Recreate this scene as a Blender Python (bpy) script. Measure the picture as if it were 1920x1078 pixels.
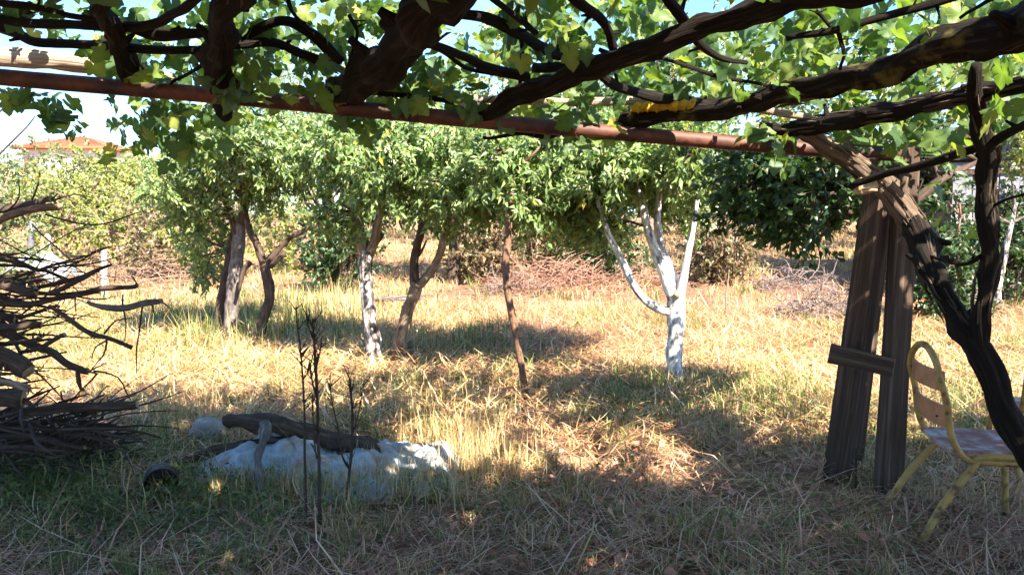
import bpy, math, random
import numpy as np
from mathutils import Vector, Matrix, noise as mnoise

# ------------------------------------------------------------------ camera, sky, sun, exposure
for _o in list(bpy.data.objects):
    bpy.data.objects.remove(_o, do_unlink=True)
SC = bpy.context.scene
COL = SC.collection
F = 1500.0                       # focal length in photo pixels (1920 wide)
CAM_H = 1.5
PITCH = math.radians(5.3)
cam_data = bpy.data.cameras.new("camera")
cam_data.sensor_width = 36.0
cam_data.lens = 36.0 * F / 1920.0
cam_data.clip_start = 0.05
cam_data.clip_end = 2000.0
cam = bpy.data.objects.new("camera", cam_data)
cam.location = (0, 0, CAM_H)
cam.rotation_euler = (math.radians(90) - PITCH, 0, 0)
COL.objects.link(cam)
SC.camera = cam

SUN_DIR = Vector((-0.42, 0.60, -0.68)).normalized()       # the way the light travels
SUN_EL = math.asin(-SUN_DIR.z)
SUN_AZ = math.atan2(-SUN_DIR.x, -SUN_DIR.y)
world = bpy.data.worlds.new("World")
SC.world = world
world.use_nodes = True
wn, wl = world.node_tree.nodes, world.node_tree.links
wn.clear()
w_out = wn.new("ShaderNodeOutputWorld")
w_bg = wn.new("ShaderNodeBackground")
w_sky = wn.new("ShaderNodeTexSky")
w_sky.sky_type = 'NISHITA'
w_sky.sun_disc = False
w_sky.sun_elevation = SUN_EL
w_sky.sun_rotation = SUN_AZ
w_sky.air_density = 1.0
w_sky.dust_density = 0.3
w_sky.ozone_density = 5.0
w_tc = wn.new("ShaderNodeTexCoord")
w_map = wn.new("ShaderNodeMapping")
w_map.inputs['Scale'].default_value = (2.2, 2.2, 7.0)
w_noise = wn.new("ShaderNodeTexNoise")
w_noise.inputs['Scale'].default_value = 1.6
w_noise.inputs['Detail'].default_value = 7.0
w_noise.inputs['Roughness'].default_value = 0.6
w_ramp = wn.new("ShaderNodeValToRGB")
w_ramp.color_ramp.elements[0].position = 0.48
w_ramp.color_ramp.elements[0].color = (0, 0, 0, 1)
w_ramp.color_ramp.elements[1].position = 0.78
w_ramp.color_ramp.elements[1].color = (0.6, 0.6, 0.6, 1)
w_mix = wn.new("ShaderNodeMix")
w_mix.data_type = 'RGBA'
w_mix.inputs['B'].default_value = (5.0, 5.4, 5.8, 1)
wl.new(w_tc.outputs['Generated'], w_map.inputs['Vector'])
wl.new(w_map.outputs['Vector'], w_noise.inputs['Vector'])
wl.new(w_noise.outputs['Fac'], w_ramp.inputs['Fac'])
wl.new(w_ramp.outputs['Color'], w_mix.inputs['Factor'])
wl.new(w_sky.outputs['Color'], w_mix.inputs['A'])
w_tint = wn.new("ShaderNodeMix")
w_tint.data_type = 'RGBA'
w_tint.blend_type = 'MULTIPLY'
w_tint.inputs['Factor'].default_value = 1.0
w_tint.inputs['B'].default_value = (0.68, 0.84, 1.0, 1)
wl.new(w_mix.outputs['Result'], w_tint.inputs['A'])
wl.new(w_tint.outputs['Result'], w_bg.inputs['Color'])
wl.new(w_bg.outputs['Background'], w_out.inputs['Surface'])
w_bg.inputs['Strength'].default_value = 0.08

sun_data = bpy.data.lights.new("sun", 'SUN')
sun_data.energy = 4.8
sun_data.angle = math.radians(0.53)
sun_data.color = (1.0, 0.90, 0.75)
sun = bpy.data.objects.new("sun", sun_data)
sun.location = (6, -3, 12)
sun.rotation_euler = SUN_DIR.to_track_quat('-Z', 'Y').to_euler()
COL.objects.link(sun)

SC.view_settings.view_transform = 'Standard'
SC.view_settings.look = 'None'
SC.view_settings.gamma = 1.0
SC.view_settings.use_curve_mapping = False
SC.view_settings.exposure = 2.5
SC.cycles.max_bounces = 8
SC.cycles.diffuse_bounces = 3
SC.cycles.glossy_bounces = 2
SC.cycles.transmission_bounces = 5
SC.cycles.transparent_max_bounces = 4
SC.cycles.use_adaptive_sampling = True
SC.cycles.adaptive_threshold = 0.02
SC.cycles.use_denoising = True

rng = np.random.RandomState(7)
random.seed(7)


# ------------------------------------------------------------------ helpers
def at(u, v, y):
    """photo pixel (u, v) at the forward distance y -> point in the place"""
    dx, dz = (u - 960.0) / F, -(v - 539.0) / F
    c, s = math.cos(PITCH), math.sin(PITCH)
    fy, fz = c + dz * s, -s + dz * c
    k = y / fy
    return Vector((dx * k, y, CAM_H + fz * k))


def gz(x, y):
    """height of the ground"""
    h = 0.035 * mnoise.noise((x * 0.7, y * 0.7, 3.1)) + 0.02 * mnoise.noise((x * 2.1, y * 2.1, 8.0))
    t = min(1.0, max(0.0, (y - 11.0) / 17.0))
    return h + 0.85 * t * t * (3 - 2 * t)


GXS = np.arange(-40, 40.01, 0.25)
GYS = np.arange(-4, 46.01, 0.25)
GH = np.array([[gz(x, y) for x in GXS] for y in GYS])


def gzv(x, y):
    """vectorised look-up of the ground height"""
    fx = np.clip((x + 40) / 0.25, 0, len(GXS) - 1.001)
    fy = np.clip((y + 4) / 0.25, 0, len(GYS) - 1.001)
    ix, iy = fx.astype(int), fy.astype(int)
    tx, ty = fx - ix, fy - iy
    return (GH[iy, ix] * (1 - tx) * (1 - ty) + GH[iy, ix + 1] * tx * (1 - ty)
            + GH[iy + 1, ix] * (1 - tx) * ty + GH[iy + 1, ix + 1] * tx * ty)


def foot(u, v0, y):
    """a ground point under pixel column u at distance y"""
    p = at(u, v0, y)
    p.z = gz(p.x, p.y)
    return p


def tag(o, label=None, cat=None, group=None, kind=None):
    if label: o["label"] = label
    if cat: o["category"] = cat
    if group: o["group"] = group
    if kind: o["kind"] = kind
    return o


def empty(name, loc, label=None, cat=None, group=None):
    o = bpy.data.objects.new(name, None)
    o.empty_display_size = 0.1
    o.location = loc
    COL.objects.link(o)
    return tag(o, label, cat, group)


def link(name, me, parent=None):
    o = bpy.data.objects.new(name, me)
    COL.objects.link(o)
    if parent is not None:
        o.parent = parent
        o.matrix_parent_inverse = Matrix.Translation(-Vector(parent.location))
    return o


def tri_mesh(name, V, T, mats, col=None, smooth=False):
    me = bpy.data.meshes.new(name)
    V = np.asarray(V, dtype=np.float32).reshape(-1, 3)
    T = np.asarray(T, dtype=np.int32).reshape(-1, 3)
    me.vertices.add(len(V))
    me.vertices.foreach_set("co", V.ravel())
    me.loops.add(len(T) * 3)
    me.loops.foreach_set("vertex_index", T.ravel())
    me.polygons.add(len(T))
    me.polygons.foreach_set("loop_start", np.arange(0, len(T) * 3, 3, dtype=np.int32))
    if smooth:
        me.polygons.foreach_set("use_smooth", np.ones(len(T), dtype=bool))
    for m in (mats if isinstance(mats, (list, tuple)) else [mats]):
        me.materials.append(m)
    if col is not None:
        a = me.attributes.new("Col", 'FLOAT_COLOR', 'POINT')
        c = np.ones((len(V), 4), dtype=np.float32)
        c[:, :3] = np.asarray(col, dtype=np.float32).reshape(-1, 3)
        a.data.foreach_set("color", c.ravel())
    me.update(calc_edges=True)
    return me


def smooth_path(pts, rad, step):
    """Catmull-Rom through pts, resampled about every step metres"""
    P = [np.array(p, dtype=float) for p in pts]
    R = list(rad)
    if len(P) == 2:
        n = max(2, int(np.linalg.norm(P[1] - P[0]) / step) + 1)
        return ([P[0] + (P[1] - P[0]) * i / (n - 1) for i in range(n)],
                [R[0] + (R[1] - R[0]) * i / (n - 1) for i in range(n)])
    P2 = [2 * P[0] - P[1]] + P + [2 * P[-1] - P[-2]]
    out, ro = [], []
    for i in range(len(P) - 1):
        p0, p1, p2, p3 = P2[i:i + 4]
        n = max(1, int(round(np.linalg.norm(p2 - p1) / step)))
        for k in range(n):
            t = k / n
            out.append(0.5 * (2 * p1 + (p2 - p0) * t + (2 * p0 - 5 * p1 + 4 * p2 - p3) * t * t
                              + (3 * p1 - p0 - 3 * p2 + p3) * t ** 3))
            ro.append(R[i] + (R[i + 1] - R[i]) * t)
    out.append(P[-1])
    ro.append(R[-1])
    return out, ro


class MB:
    """collects tubes and boxes that become ONE mesh object"""

    def __init__(self):
        self.V, self.F, self.B, self.M = [], [], [], []

    def tube(self, pts, rad, seg=8, step=0.05, rough=0.0, ridge=0.0, flat=1.0, seed=0.0, capmat=0, wob=0.0):
        if not isinstance(rad, (list, tuple)):
            rad = [rad] * len(pts)
        P, R = smooth_path(pts, rad, step)
        if wob:
            P = [p + wob * np.array(mnoise.noise_vector((p[0] * 4 + seed, p[1] * 4, p[2] * 4))) if 0 < i < len(P) - 1 else p
                 for i, p in enumerate(P)]
        n = len(P)
        base = len(self.V)
        tan = [P[min(i + 1, n - 1)] - P[max(i - 1, 0)] for i in range(n)]
        tan = [t / (np.linalg.norm(t) + 1e-9) for t in tan]
        ref = np.array([0, 0, 1.0]) if abs(tan[0][2]) < 0.9 else np.array([1.0, 0, 0])
        a = np.cross(tan[0], ref)
        a /= np.linalg.norm(a)
        s = 0.0
        for i in range(n):
            if i:
                s += float(np.linalg.norm(P[i] - P[i - 1]))
                a = a - tan[i] * np.dot(a, tan[i])
                a /= (np.linalg.norm(a) + 1e-9)
            b = np.cross(tan[i], a)
            for k in range(seg):
                th = 2 * math.pi * k / seg
                c_, s_ = math.cos(th), math.sin(th)
                r = R[i]
                if rough:
                    r *= 1 + rough * mnoise.noise((c_ * 1.1 + seed, s_ * 1.1, s * 7 + seed))
                if ridge:
                    tw = th + s * 1.6
                    r *= 1 + ridge * mnoise.noise((math.cos(tw) * 3.2 + seed, math.sin(tw) * 3.2, s * 2.5)) \
                        + 0.5 * ridge * mnoise.noise((math.cos(tw) * 8 + seed, math.sin(tw) * 8, s * 5))
                self.V.append(tuple(P[i] + a * (c_ * r) + b * (s_ * r * flat)))
                self.B.append((c_ * 0.5 + seed, s_ * 0.5, s))
        for i in range(n - 1):
            for k in range(seg):
                k2 = (k + 1) % seg
                self.F.append((base + i * seg + k, base + i * seg + k2, base + (i + 1) * seg + k2, base + (i + 1) * seg + k))
                self.M.append(0)
        for i, rev in ((0, True), (n - 1, False)):
            ci = len(self.V)
            self.V.append(tuple(P[i]))
            self.B.append((seed, 0, 0))
            for k in range(seg):
                k2 = (k + 1) % seg
                f = (base + i * seg + k, base + i * seg + k2, ci)
                self.F.append(f[::-1] if rev else f)
                self.M.append(capmat)
        return self

    def box(self, c, size, rot=None, bev=0.0, jit=0.0, seed=0):
        """box with clipped edges: c centre, size full lengths, rot 3x3"""
        hx, hy, hz = [s / 2 for s in size]
        rot = rot or Matrix.Identity(3)
        base = len(self.V)
        bv = bev
        rs = np.random.RandomState(seed)
        ring = [(-hx + bv, -hy), (hx - bv, -hy), (hx, -hy + bv), (hx, hy - bv), (hx - bv, hy), (-hx + bv, hy), (-hx, hy - bv), (-hx, -hy + bv)] if bv else \
               [(-hx, -hy), (hx, -hy), (hx, hy), (-hx, hy)]
        m = len(ring)
        for z in (-hz, hz):
            for (x, y) in ring:
                p = Vector((x, y, z)) + Vector(rs.uniform(-jit, jit, 3))
                q = rot @ p + Vector(c)
                self.V.append(tuple(q))
                self.B.append((x * 6 + seed, y * 6, z))
        for k in range(m):
            k2 = (k + 1) % m
            self.F.append((base + k, base + k2, base + m + k2, base + m + k))
            self.M.append(0)
        self.F.append(tuple(base + k for k in reversed(range(m))))
        self.F.append(tuple(base + m + k for k in range(m)))
        self.M += [0, 0]
        return self

    def build(self, name, mats, parent=None, smooth=True):
        me = bpy.data.meshes.new(name)
        me.from_pydata(self.V, [], self.F)
        for m in (mats if isinstance(mats, (list, tuple)) else [mats]):
            me.materials.append(m)
        me.polygons.foreach_set("material_index", self.M)
        if smooth:
            me.polygons.foreach_set("use_smooth", [True] * len(self.F))
        a = me.attributes.new("bk", 'FLOAT_VECTOR', 'POINT')
        a.data.foreach_set("vector", np.array(self.B, dtype=np.float32).ravel())
        me.update()
        return link(name, me, parent)


# ------------------------------------------------------------------ materials
def new_mat(name):
    m = bpy.data.materials.new(name)
    m.use_nodes = True
    nt = m.node_tree
    nt.nodes.clear()
    out = nt.nodes.new("ShaderNodeOutputMaterial")
    return m, nt, out


def ramp(nt, stops):
    r = nt.nodes.new("ShaderNodeValToRGB")
    while len(r.color_ramp.elements) < len(stops):
        r.color_ramp.elements.new(0.5)
    for e, (p, c) in zip(r.color_ramp.elements, stops):
        e.position = p
        e.color = (c[0], c[1], c[2], 1)
    return r


def leaf_mat(name, transl=0.4, rough=0.45, spec=0.4, tint=(1.5, 1.5, 0.6)):
    """leaf: colour from the leaf's own attribute, light passes through"""
    m, nt, out = new_mat(name)
    at_ = nt.nodes.new("ShaderNodeAttribute")
    at_.attribute_name = "Col"
    p = nt.nodes.new("ShaderNodeBsdfPrincipled")
    p.inputs['Roughness'].default_value = rough
    p.inputs['Specular IOR Level'].default_value = spec
    t = nt.nodes.new("ShaderNodeBsdfTranslucent")
    mul = nt.nodes.new("ShaderNodeMix")
    mul.data_type = 'RGBA'
    mul.blend_type = 'MULTIPLY'
    mul.inputs['Factor'].default_value = 1.0
    mul.inputs['B'].default_value = (*tint, 1)
    mx = nt.nodes.new("ShaderNodeMixShader")
    mx.inputs['Fac'].default_value = transl
    nt.links.new(at_.outputs['Color'], p.inputs['Base Color'])
    nt.links.new(at_.outputs['Color'], mul.inputs['A'])
    nt.links.new(mul.outputs['Result'], t.inputs['Color'])
    nt.links.new(p.outputs[0], mx.inputs[1])
    nt.links.new(t.outputs[0], mx.inputs[2])
    nt.links.new(mx.outputs[0], out.inputs['Surface'])
    return m


def bark_mat(name, stops, sc=(3.0, 3.0, 5.0), bump=0.5, rough=0.9, detail=6.0, dist=0.012, moss=None):
    m, nt, out = new_mat(name)
    a = nt.nodes.new("ShaderNodeAttribute")
    a.attribute_name = "bk"
    mp = nt.nodes.new("ShaderNodeMapping")
    mp.inputs['Scale'].default_value = sc
    n = nt.nodes.new("ShaderNodeTexNoise")
    n.inputs['Scale'].default_value = 1.0
    n.inputs['Detail'].default_value = detail
    n.inputs['Roughness'].default_value = 0.65
    r = ramp(nt, stops)
    p = nt.nodes.new("ShaderNodeBsdfPrincipled")
    p.inputs['Roughness'].default_value = rough
    p.inputs['Specular IOR Level'].default_value = 0.2
    b = nt.nodes.new("ShaderNodeBump")
    b.inputs['Strength'].default_value = bump
    b.inputs['Distance'].default_value = dist
    nt.links.new(a.outputs['Vector'], mp.inputs['Vector'])
    nt.links.new(mp.outputs['Vector'], n.inputs['Vector'])
    nt.links.new(n.outputs['Fac'], r.inputs['Fac'])
    nt.links.new(n.outputs['Fac'], b.inputs['Height'])
    colr = r.outputs['Color']
    if moss:
        tc = nt.nodes.new("ShaderNodeTexCoord")
        n2 = nt.nodes.new("ShaderNodeTexNoise")
        n2.inputs['Scale'].default_value = 9.0
        n2.inputs['Detail'].default_value = 4.0
        r2 = ramp(nt, [(0.55, (0, 0, 0)), (0.66, (1, 1, 1))])
        mm = nt.nodes.new("ShaderNodeMix")
        mm.data_type = 'RGBA'
        mm.inputs['B'].default_value = (*moss, 1)
        nt.links.new(tc.outputs['Object'], n2.inputs['Vector'])
        nt.links.new(n2.outputs['Fac'], r2.inputs['Fac'])
        nt.links.new(r2.outputs['Color'], mm.inputs['Factor'])
        nt.links.new(colr, mm.inputs['A'])
        colr = mm.outputs['Result']
    nt.links.new(colr, p.inputs['Base Color'])
    nt.links.new(b.outputs['Normal'], p.inputs['Normal'])
    nt.links.new(p.outputs[0], out.inputs['Surface'])
    return m


def noise_mat(name, stops, scale=8.0, bump=0.3, rough=0.8, spec=0.3, metal=0.0, detail=6.0, dist=0.01):
    m, nt, out = new_mat(name)
    tc = nt.nodes.new("ShaderNodeTexCoord")
    n = nt.nodes.new("ShaderNodeTexNoise")
    n.inputs['Scale'].default_value = scale
    n.inputs['Detail'].default_value = detail
    n.inputs['Roughness'].default_value = 0.62
    r = ramp(nt, stops)
    p = nt.nodes.new("ShaderNodeBsdfPrincipled")
    p.inputs['Roughness'].default_value = rough
    p.inputs['Specular IOR Level'].default_value = spec
    p.inputs['Metallic'].default_value = metal
    b = nt.nodes.new("ShaderNodeBump")
    b.inputs['Strength'].default_value = bump
    b.inputs['Distance'].default_value = dist
    nt.links.new(tc.outputs['Object'], n.inputs['Vector'])
    nt.links.new(n.outputs['Fac'], r.inputs['Fac'])
    nt.links.new(r.outputs['Color'], p.inputs['Base Color'])
    nt.links.new(n.outputs['Fac'], b.inputs['Height'])
    nt.links.new(b.outputs['Normal'], p.inputs['Normal'])
    nt.links.new(p.outputs[0], out.inputs['Surface'])
    return m


M = {}
M['leaf'] = leaf_mat("orchard_leaf", 0.36, 0.38, 0.5, (1.35, 1.5, 0.5))
M['vleaf'] = leaf_mat("vine_leaf", 0.45, 0.5, 0.35, (1.35, 1.45, 0.5))
M['grass'] = leaf_mat("grass_blade", 0.25, 0.6, 0.25, (1.1, 1.05, 0.8))
M['vine_bark'] = bark_mat("vine_bark", [(0.3, (0.004, 0.003, 0.0025)), (0.52, (0.010, 0.007, 0.005)), (0.75, (0.042, 0.028, 0.02))],
                          (7, 7, 4), 0.9, 0.95, 7, 0.02)
M['pale_vine_bark'] = bark_mat("pale_vine_bark", [(0.3, (0.03, 0.02, 0.015)), (0.5, (0.12, 0.085, 0.06)), (0.7, (0.26, 0.2, 0.15))],
                               (9, 9, 2.5), 1.0, 0.95, 7, 0.02)
M['mossy_bark'] = bark_mat("mossy_bark", [(0.3, (0.004, 0.003, 0.0025)), (0.52, (0.010, 0.007, 0.005)), (0.75, (0.042, 0.028, 0.02))],
                           (7, 7, 4), 0.9, 0.95, 7, 0.02, (0.10, 0.085, 0.02))
M['dark_bark'] = bark_mat("dark_bark", [(0.3, (0.025, 0.018, 0.014)), (0.55, (0.075, 0.05, 0.037)), (0.75, (0.16, 0.12, 0.09))], (4, 4, 9), 0.8)
M['grey_bark'] = bark_mat("grey_bark", [(0.3, (0.05, 0.042, 0.038)), (0.5, (0.12, 0.1, 0.09)), (0.72, (0.26, 0.235, 0.215))], (3, 3, 10), 0.7)
M['dapple_bark'] = bark_mat("limed_patchy_bark", [(0.42, (0.06, 0.045, 0.035)), (0.5, (0.2, 0.17, 0.15)), (0.58, (0.62, 0.6, 0.57))], (3.2, 3.2, 9), 0.6)
M['white_bark'] = bark_mat("limewashed_bark", [(0.36, (0.09, 0.075, 0.065)), (0.45, (0.36, 0.35, 0.34)), (0.6, (0.7, 0.69, 0.67))], (3.0, 3.0, 11), 0.8, 0.9, 9)
M['red_bark'] = bark_mat("reddish_bark", [(0.3, (0.05, 0.028, 0.019)), (0.52, (0.15, 0.085, 0.053)), (0.75, (0.3, 0.2, 0.135))], (3, 3, 14), 0.6)
M['tan_bark'] = bark_mat("tan_bark", [(0.32, (0.07, 0.045, 0.03)), (0.52, (0.2, 0.14, 0.09)), (0.72, (0.42, 0.33, 0.23))], (3, 3, 8), 0.6)
M['cut_wood'] = noise_mat("cut_wood", [(0.3, (0.2, 0.13, 0.07)), (0.7, (0.42, 0.31, 0.19))], 30, 0.3)
M['timber'] = bark_mat("weathered_timber", [(0.3, (0.026, 0.017, 0.012)), (0.5, (0.06, 0.039, 0.028)), (0.72, (0.14, 0.1, 0.078))], (5, 5, 1.3), 0.6, 0.9, 8, 0.006)
M['pole_wood'] = bark_mat("split_pole_wood", [(0.3, (0.13, 0.085, 0.06)), (0.5, (0.38, 0.28, 0.21)), (0.7, (0.58, 0.48, 0.4))], (12, 12, 1.2), 1.0, 0.9, 6, 0.012)
M['pipe'] = noise_mat("rusty_painted_pipe", [(0.35, (0.02, 0.009, 0.007)), (0.5, (0.062, 0.02, 0.012)), (0.7, (0.16, 0.05, 0.026))], 7, 0.25, 0.62, 0.4)
M['yellow'] = noise_mat("worn_yellow_paint", [(0.36, (0.09, 0.045, 0.02)), (0.45, (0.3, 0.18, 0.045)), (0.7, (0.43, 0.28, 0.075))], 16, 0.2, 0.5, 0.45)
M['slat'] = noise_mat("varnished_slat", [(0.3, (0.24, 0.10, 0.05)), (0.6, (0.42, 0.2, 0.1))], 10, 0.15, 0.5, 0.4)
M['seat'] = noise_mat("peeling_red_seat", [(0.4, (0.22, 0.09, 0.075)), (0.5, (0.3, 0.17, 0.14)), (0.6, (0.42, 0.36, 0.34))], 11, 0.35, 0.7, 0.3)
M['twig'] = bark_mat("dry_twig", [(0.3, (0.12, 0.075, 0.055)), (0.6, (0.3, 0.2, 0.15))], (3, 3, 10), 0.3)
M['pink_twig'] = bark_mat("pink_dry_twig", [(0.3, (0.15, 0.07, 0.05)), (0.6, (0.36, 0.2, 0.145))], (3, 3, 10), 0.3)
M['grey_twig'] = bark_mat("grey_dry_twig", [(0.3, (0.09, 0.068, 0.06)), (0.6, (0.23, 0.18, 0.165))], (3, 3, 10), 0.3)
M['stone'] = noise_mat("pale_stone", [(0.3, (0.16, 0.145, 0.13)), (0.7, (0.36, 0.33, 0.3))], 9, 0.8, 0.9)
M['can'] = noise_mat("dark_tin", [(0.3, (0.012, 0.010, 0.009)), (0.7, (0.04, 0.03, 0.025))], 12, 0.3, 0.6)  # near-black metal all over
M['panel'] = noise_mat("pale_sheet_panel", [(0.3, (0.1, 0.1, 0.12)), (0.7, (0.2, 0.2, 0.23))], 2.5, 0.1, 0.6)
M['shed_dark'] = noise_mat("dark_stained_board", [(0.3, (0.05, 0.035, 0.03)), (0.7, (0.14, 0.095, 0.075))], 4, 0.3, 0.9)
M['roof_tile'] = noise_mat("orange_roof_tile", [(0.3, (0.27, 0.07, 0.035)), (0.7, (0.38, 0.11, 0.055))], 3, 0.3, 0.8)
M['plaster'] = noise_mat("cream_plaster", [(0.3, (0.55, 0.5, 0.42)), (0.7, (0.7, 0.65, 0.56))], 2, 0.1, 0.9)
M['concrete'] = noise_mat("pale_concrete", [(0.3, (0.26, 0.255, 0.25)), (0.7, (0.42, 0.41, 0.39))], 14, 0.3, 0.9)
M['moss'] = noise_mat("yellow_moss", [(0.3, (0.22, 0.13, 0.015)), (0.7, (0.5, 0.33, 0.03))], 60, 0.8, 1.0, 0.1)


def ground_mat():
    m, nt, out = new_mat("dry_orchard_soil")
    tc = nt.nodes.new("ShaderNodeTexCoord")
    n1 = nt.nodes.new("ShaderNodeTexNoise")
    n1.inputs['Scale'].default_value = 0.55
    n1.inputs['Detail'].default_value = 5
    n2 = nt.nodes.new("ShaderNodeTexNoise")
    n2.inputs['Scale'].default_value = 24
    n2.inputs['Detail'].default_value = 6
    n2.inputs['Roughness'].default_value = 0.7
    r1 = ramp(nt, [(0.35, (0.2, 0.12, 0.08)), (0.5, (0.3, 0.185, 0.12)), (0.68, (0.24, 0.165, 0.1))])
    r2 = ramp(nt, [(0.3, (0.35, 0.35, 0.35)), (0.7, (1.35, 1.3, 1.2))])
    mm = nt.nodes.new("ShaderNodeMix")
    mm.data_type = 'RGBA'
    mm.blend_type = 'MULTIPLY'
    mm.inputs['Factor'].default_value = 1.0
    p = nt.nodes.new("ShaderNodeBsdfPrincipled")
    p.inputs['Roughness'].default_value = 1.0
    p.inputs['Specular IOR Level'].default_value = 0.1
    b = nt.nodes.new("ShaderNodeBump")
    b.inputs['Strength'].default_value = 0.8
    b.inputs['Distance'].default_value = 0.03
    L = nt.links.new
    L(tc.outputs['Object'], n1.inputs['Vector'])
    L(tc.outputs['Object'], n2.inputs['Vector'])
    L(n1.outputs['Fac'], r1.inputs['Fac'])
    L(n2.outputs['Fac'], r2.inputs['Fac'])
    L(r1.outputs['Color'], mm.inputs['A'])
    L(r2.outputs['Color'], mm.inputs['B'])
    L(mm.outputs['Result'], p.inputs['Base Color'])
    L(n2.outputs['Fac'], b.inputs['Height'])
    L(b.outputs['Normal'], p.inputs['Normal'])
    L(p.outputs[0], out.inputs['Surface'])
    return m


def sheet_mat():
    m, nt, out = new_mat("stained_pale_cloth")
    tc = nt.nodes.new("ShaderNodeTexCoord")
    n1 = nt.nodes.new("ShaderNodeTexNoise")
    n1.inputs['Scale'].default_value = 4.5
    n1.inputs['Detail'].default_value = 5
    r1 = ramp(nt, [(0.36, (0.2, 0.23, 0.255)), (0.5, (0.36, 0.4, 0.425)), (0.6, (0.32, 0.28, 0.25)), (0.68, (0.27, 0.16, 0.105))])
    n2 = nt.nodes.new("ShaderNodeTexNoise")
    n2.inputs['Scale'].default_value = 30
    n2.inputs['Detail'].default_value = 4
    b = nt.nodes.new("ShaderNodeBump")
    b.inputs['Strength'].default_value = 0.3
    b.inputs['Distance'].default_value = 0.01
    p = nt.nodes.new("ShaderNodeBsdfPrincipled")
    p.inputs['Roughness'].default_value = 0.75
    L = nt.links.new
    L(tc.outputs['Object'], n1.inputs['Vector'])
    L(tc.outputs['Object'], n2.inputs['Vector'])
    L(n1.outputs['Fac'], r1.inputs['Fac'])
    L(r1.outputs['Color'], p.inputs['Base Color'])
    L(n2.outputs['Fac'], b.inputs['Height'])
    L(b.outputs['Normal'], p.inputs['Normal'])
    L(p.outputs[0], out.inputs['Surface'])
    return m


# ------------------------------------------------------------------ ground
def build_ground():
    xs = np.concatenate([np.arange(-600, -40, 40.0), np.arange(-40, -8, 1.0), np.arange(-8, 8, 0.16), np.arange(8, 40, 1.0), np.arange(40, 601, 40.0)])
    ys = np.concatenate([np.arange(-60, -4, 8.0), np.arange(-4, 2, 0.5), np.arange(2, 14, 0.16), np.arange(14, 46, 0.8), np.arange(46, 900, 40.0)])
    V = []
    for y in ys:
        for x in xs:
            fine = 0.025 * mnoise.noise((x * 5, y * 5, 1.0)) if (abs(x) < 8 and 2 < y < 14) else 0.0
            V.append((x, y, gz(x, y) + fine - 0.01))
    nx, ny = len(xs), len(ys)
    T = []
    for j in range(ny - 1):
        for i in range(nx - 1):
            a = j * nx + i
            T += [(a, a + 1, a + nx + 1), (a, a + nx + 1, a + nx)]
    o = link("ground", tri_mesh("ground", V, T, ground_mat(), smooth=True))
    tag(o, "dry grassy orchard soil strewn with straw", None, None, "structure")


build_ground()


# ------------------------------------------------------------------ leaves
def norm(a):
    return a / (np.linalg.norm(a, axis=-1, keepdims=True) + 1e-9)


def leaf_arrays(P, D, N, L, W, C, fold=0.25, droop=0.18):
    """four-triangle folded leaves. P base, D direction, N normal (n,3); L,W (n,); C (n,3)"""
    n = len(P)
    S = norm(np.cross(D, N))
    N = norm(np.cross(S, D))
    L_, W_ = L[:, None], W[:, None]
    b = P
    l = P + D * L_ * 0.45 - S * W_ * 0.5 + N * W_ * fold
    m = P + D * L_ * 0.5
    r = P + D * L_ * 0.45 + S * W_ * 0.5 + N * W_ * fold
    t = P + D * L_ - N * L_ * droop
    V = np.stack([b, l, m, r, t], axis=1).reshape(-1, 3)
    i0 = (np.arange(n) * 5)[:, None]
    T = np.stack([np.concatenate([i0 + a for a in tri], axis=1) for tri in ((0, 3, 2), (0, 2, 1), (2, 3, 4), (2, 4, 1))], axis=1).reshape(-1, 3)
    Cv = np.repeat(C, 5, axis=0)
    return V, T, Cv


def pick_colors(n, palette, weights, r, jit=0.18):
    pal = np.array(palette)
    idx = r.choice(len(pal), n, p=np.array(weights) / np.sum(weights))
    return pal[idx] * (1 + r.uniform(-jit, jit, (n, 1))) * (1 + r.uniform(-0.06, 0.06, (n, 3)))


PAL_PEACH = ([(0.17, 0.245, 0.08), (0.12, 0.19, 0.065), (0.25, 0.31, 0.125), (0.065, 0.11, 0.04), (0.45, 0.36, 0.06)], [4, 4, 3.5, 2, 0.1])
PAL_DARK = ([(0.035, 0.075, 0.022), (0.05, 0.09, 0.028), (0.025, 0.055, 0.018)], [3, 3, 2])
PAL_YELLOW = ([(0.23, 0.25, 0.06), (0.16, 0.21, 0.06), (0.32, 0.31, 0.08), (0.11, 0.15, 0.05), (0.28, 0.22, 0.11)], [3, 3, 2, 1.5, .6])
PAL_OLIVE = ([(0.15, 0.19, 0.08), (0.2, 0.225, 0.10), (0.11, 0.15, 0.065), (0.24, 0.21, 0.12)], [3, 3, 2, 1])
PAL_DRY = ([(0.24, 0.16, 0.1), (0.18, 0.125, 0.075), (0.14, 0.13, 0.06), (0.3, 0.22, 0.15), (0.09, 0.11, 0.045)], [3, 3, 2, 2, 2])


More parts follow.
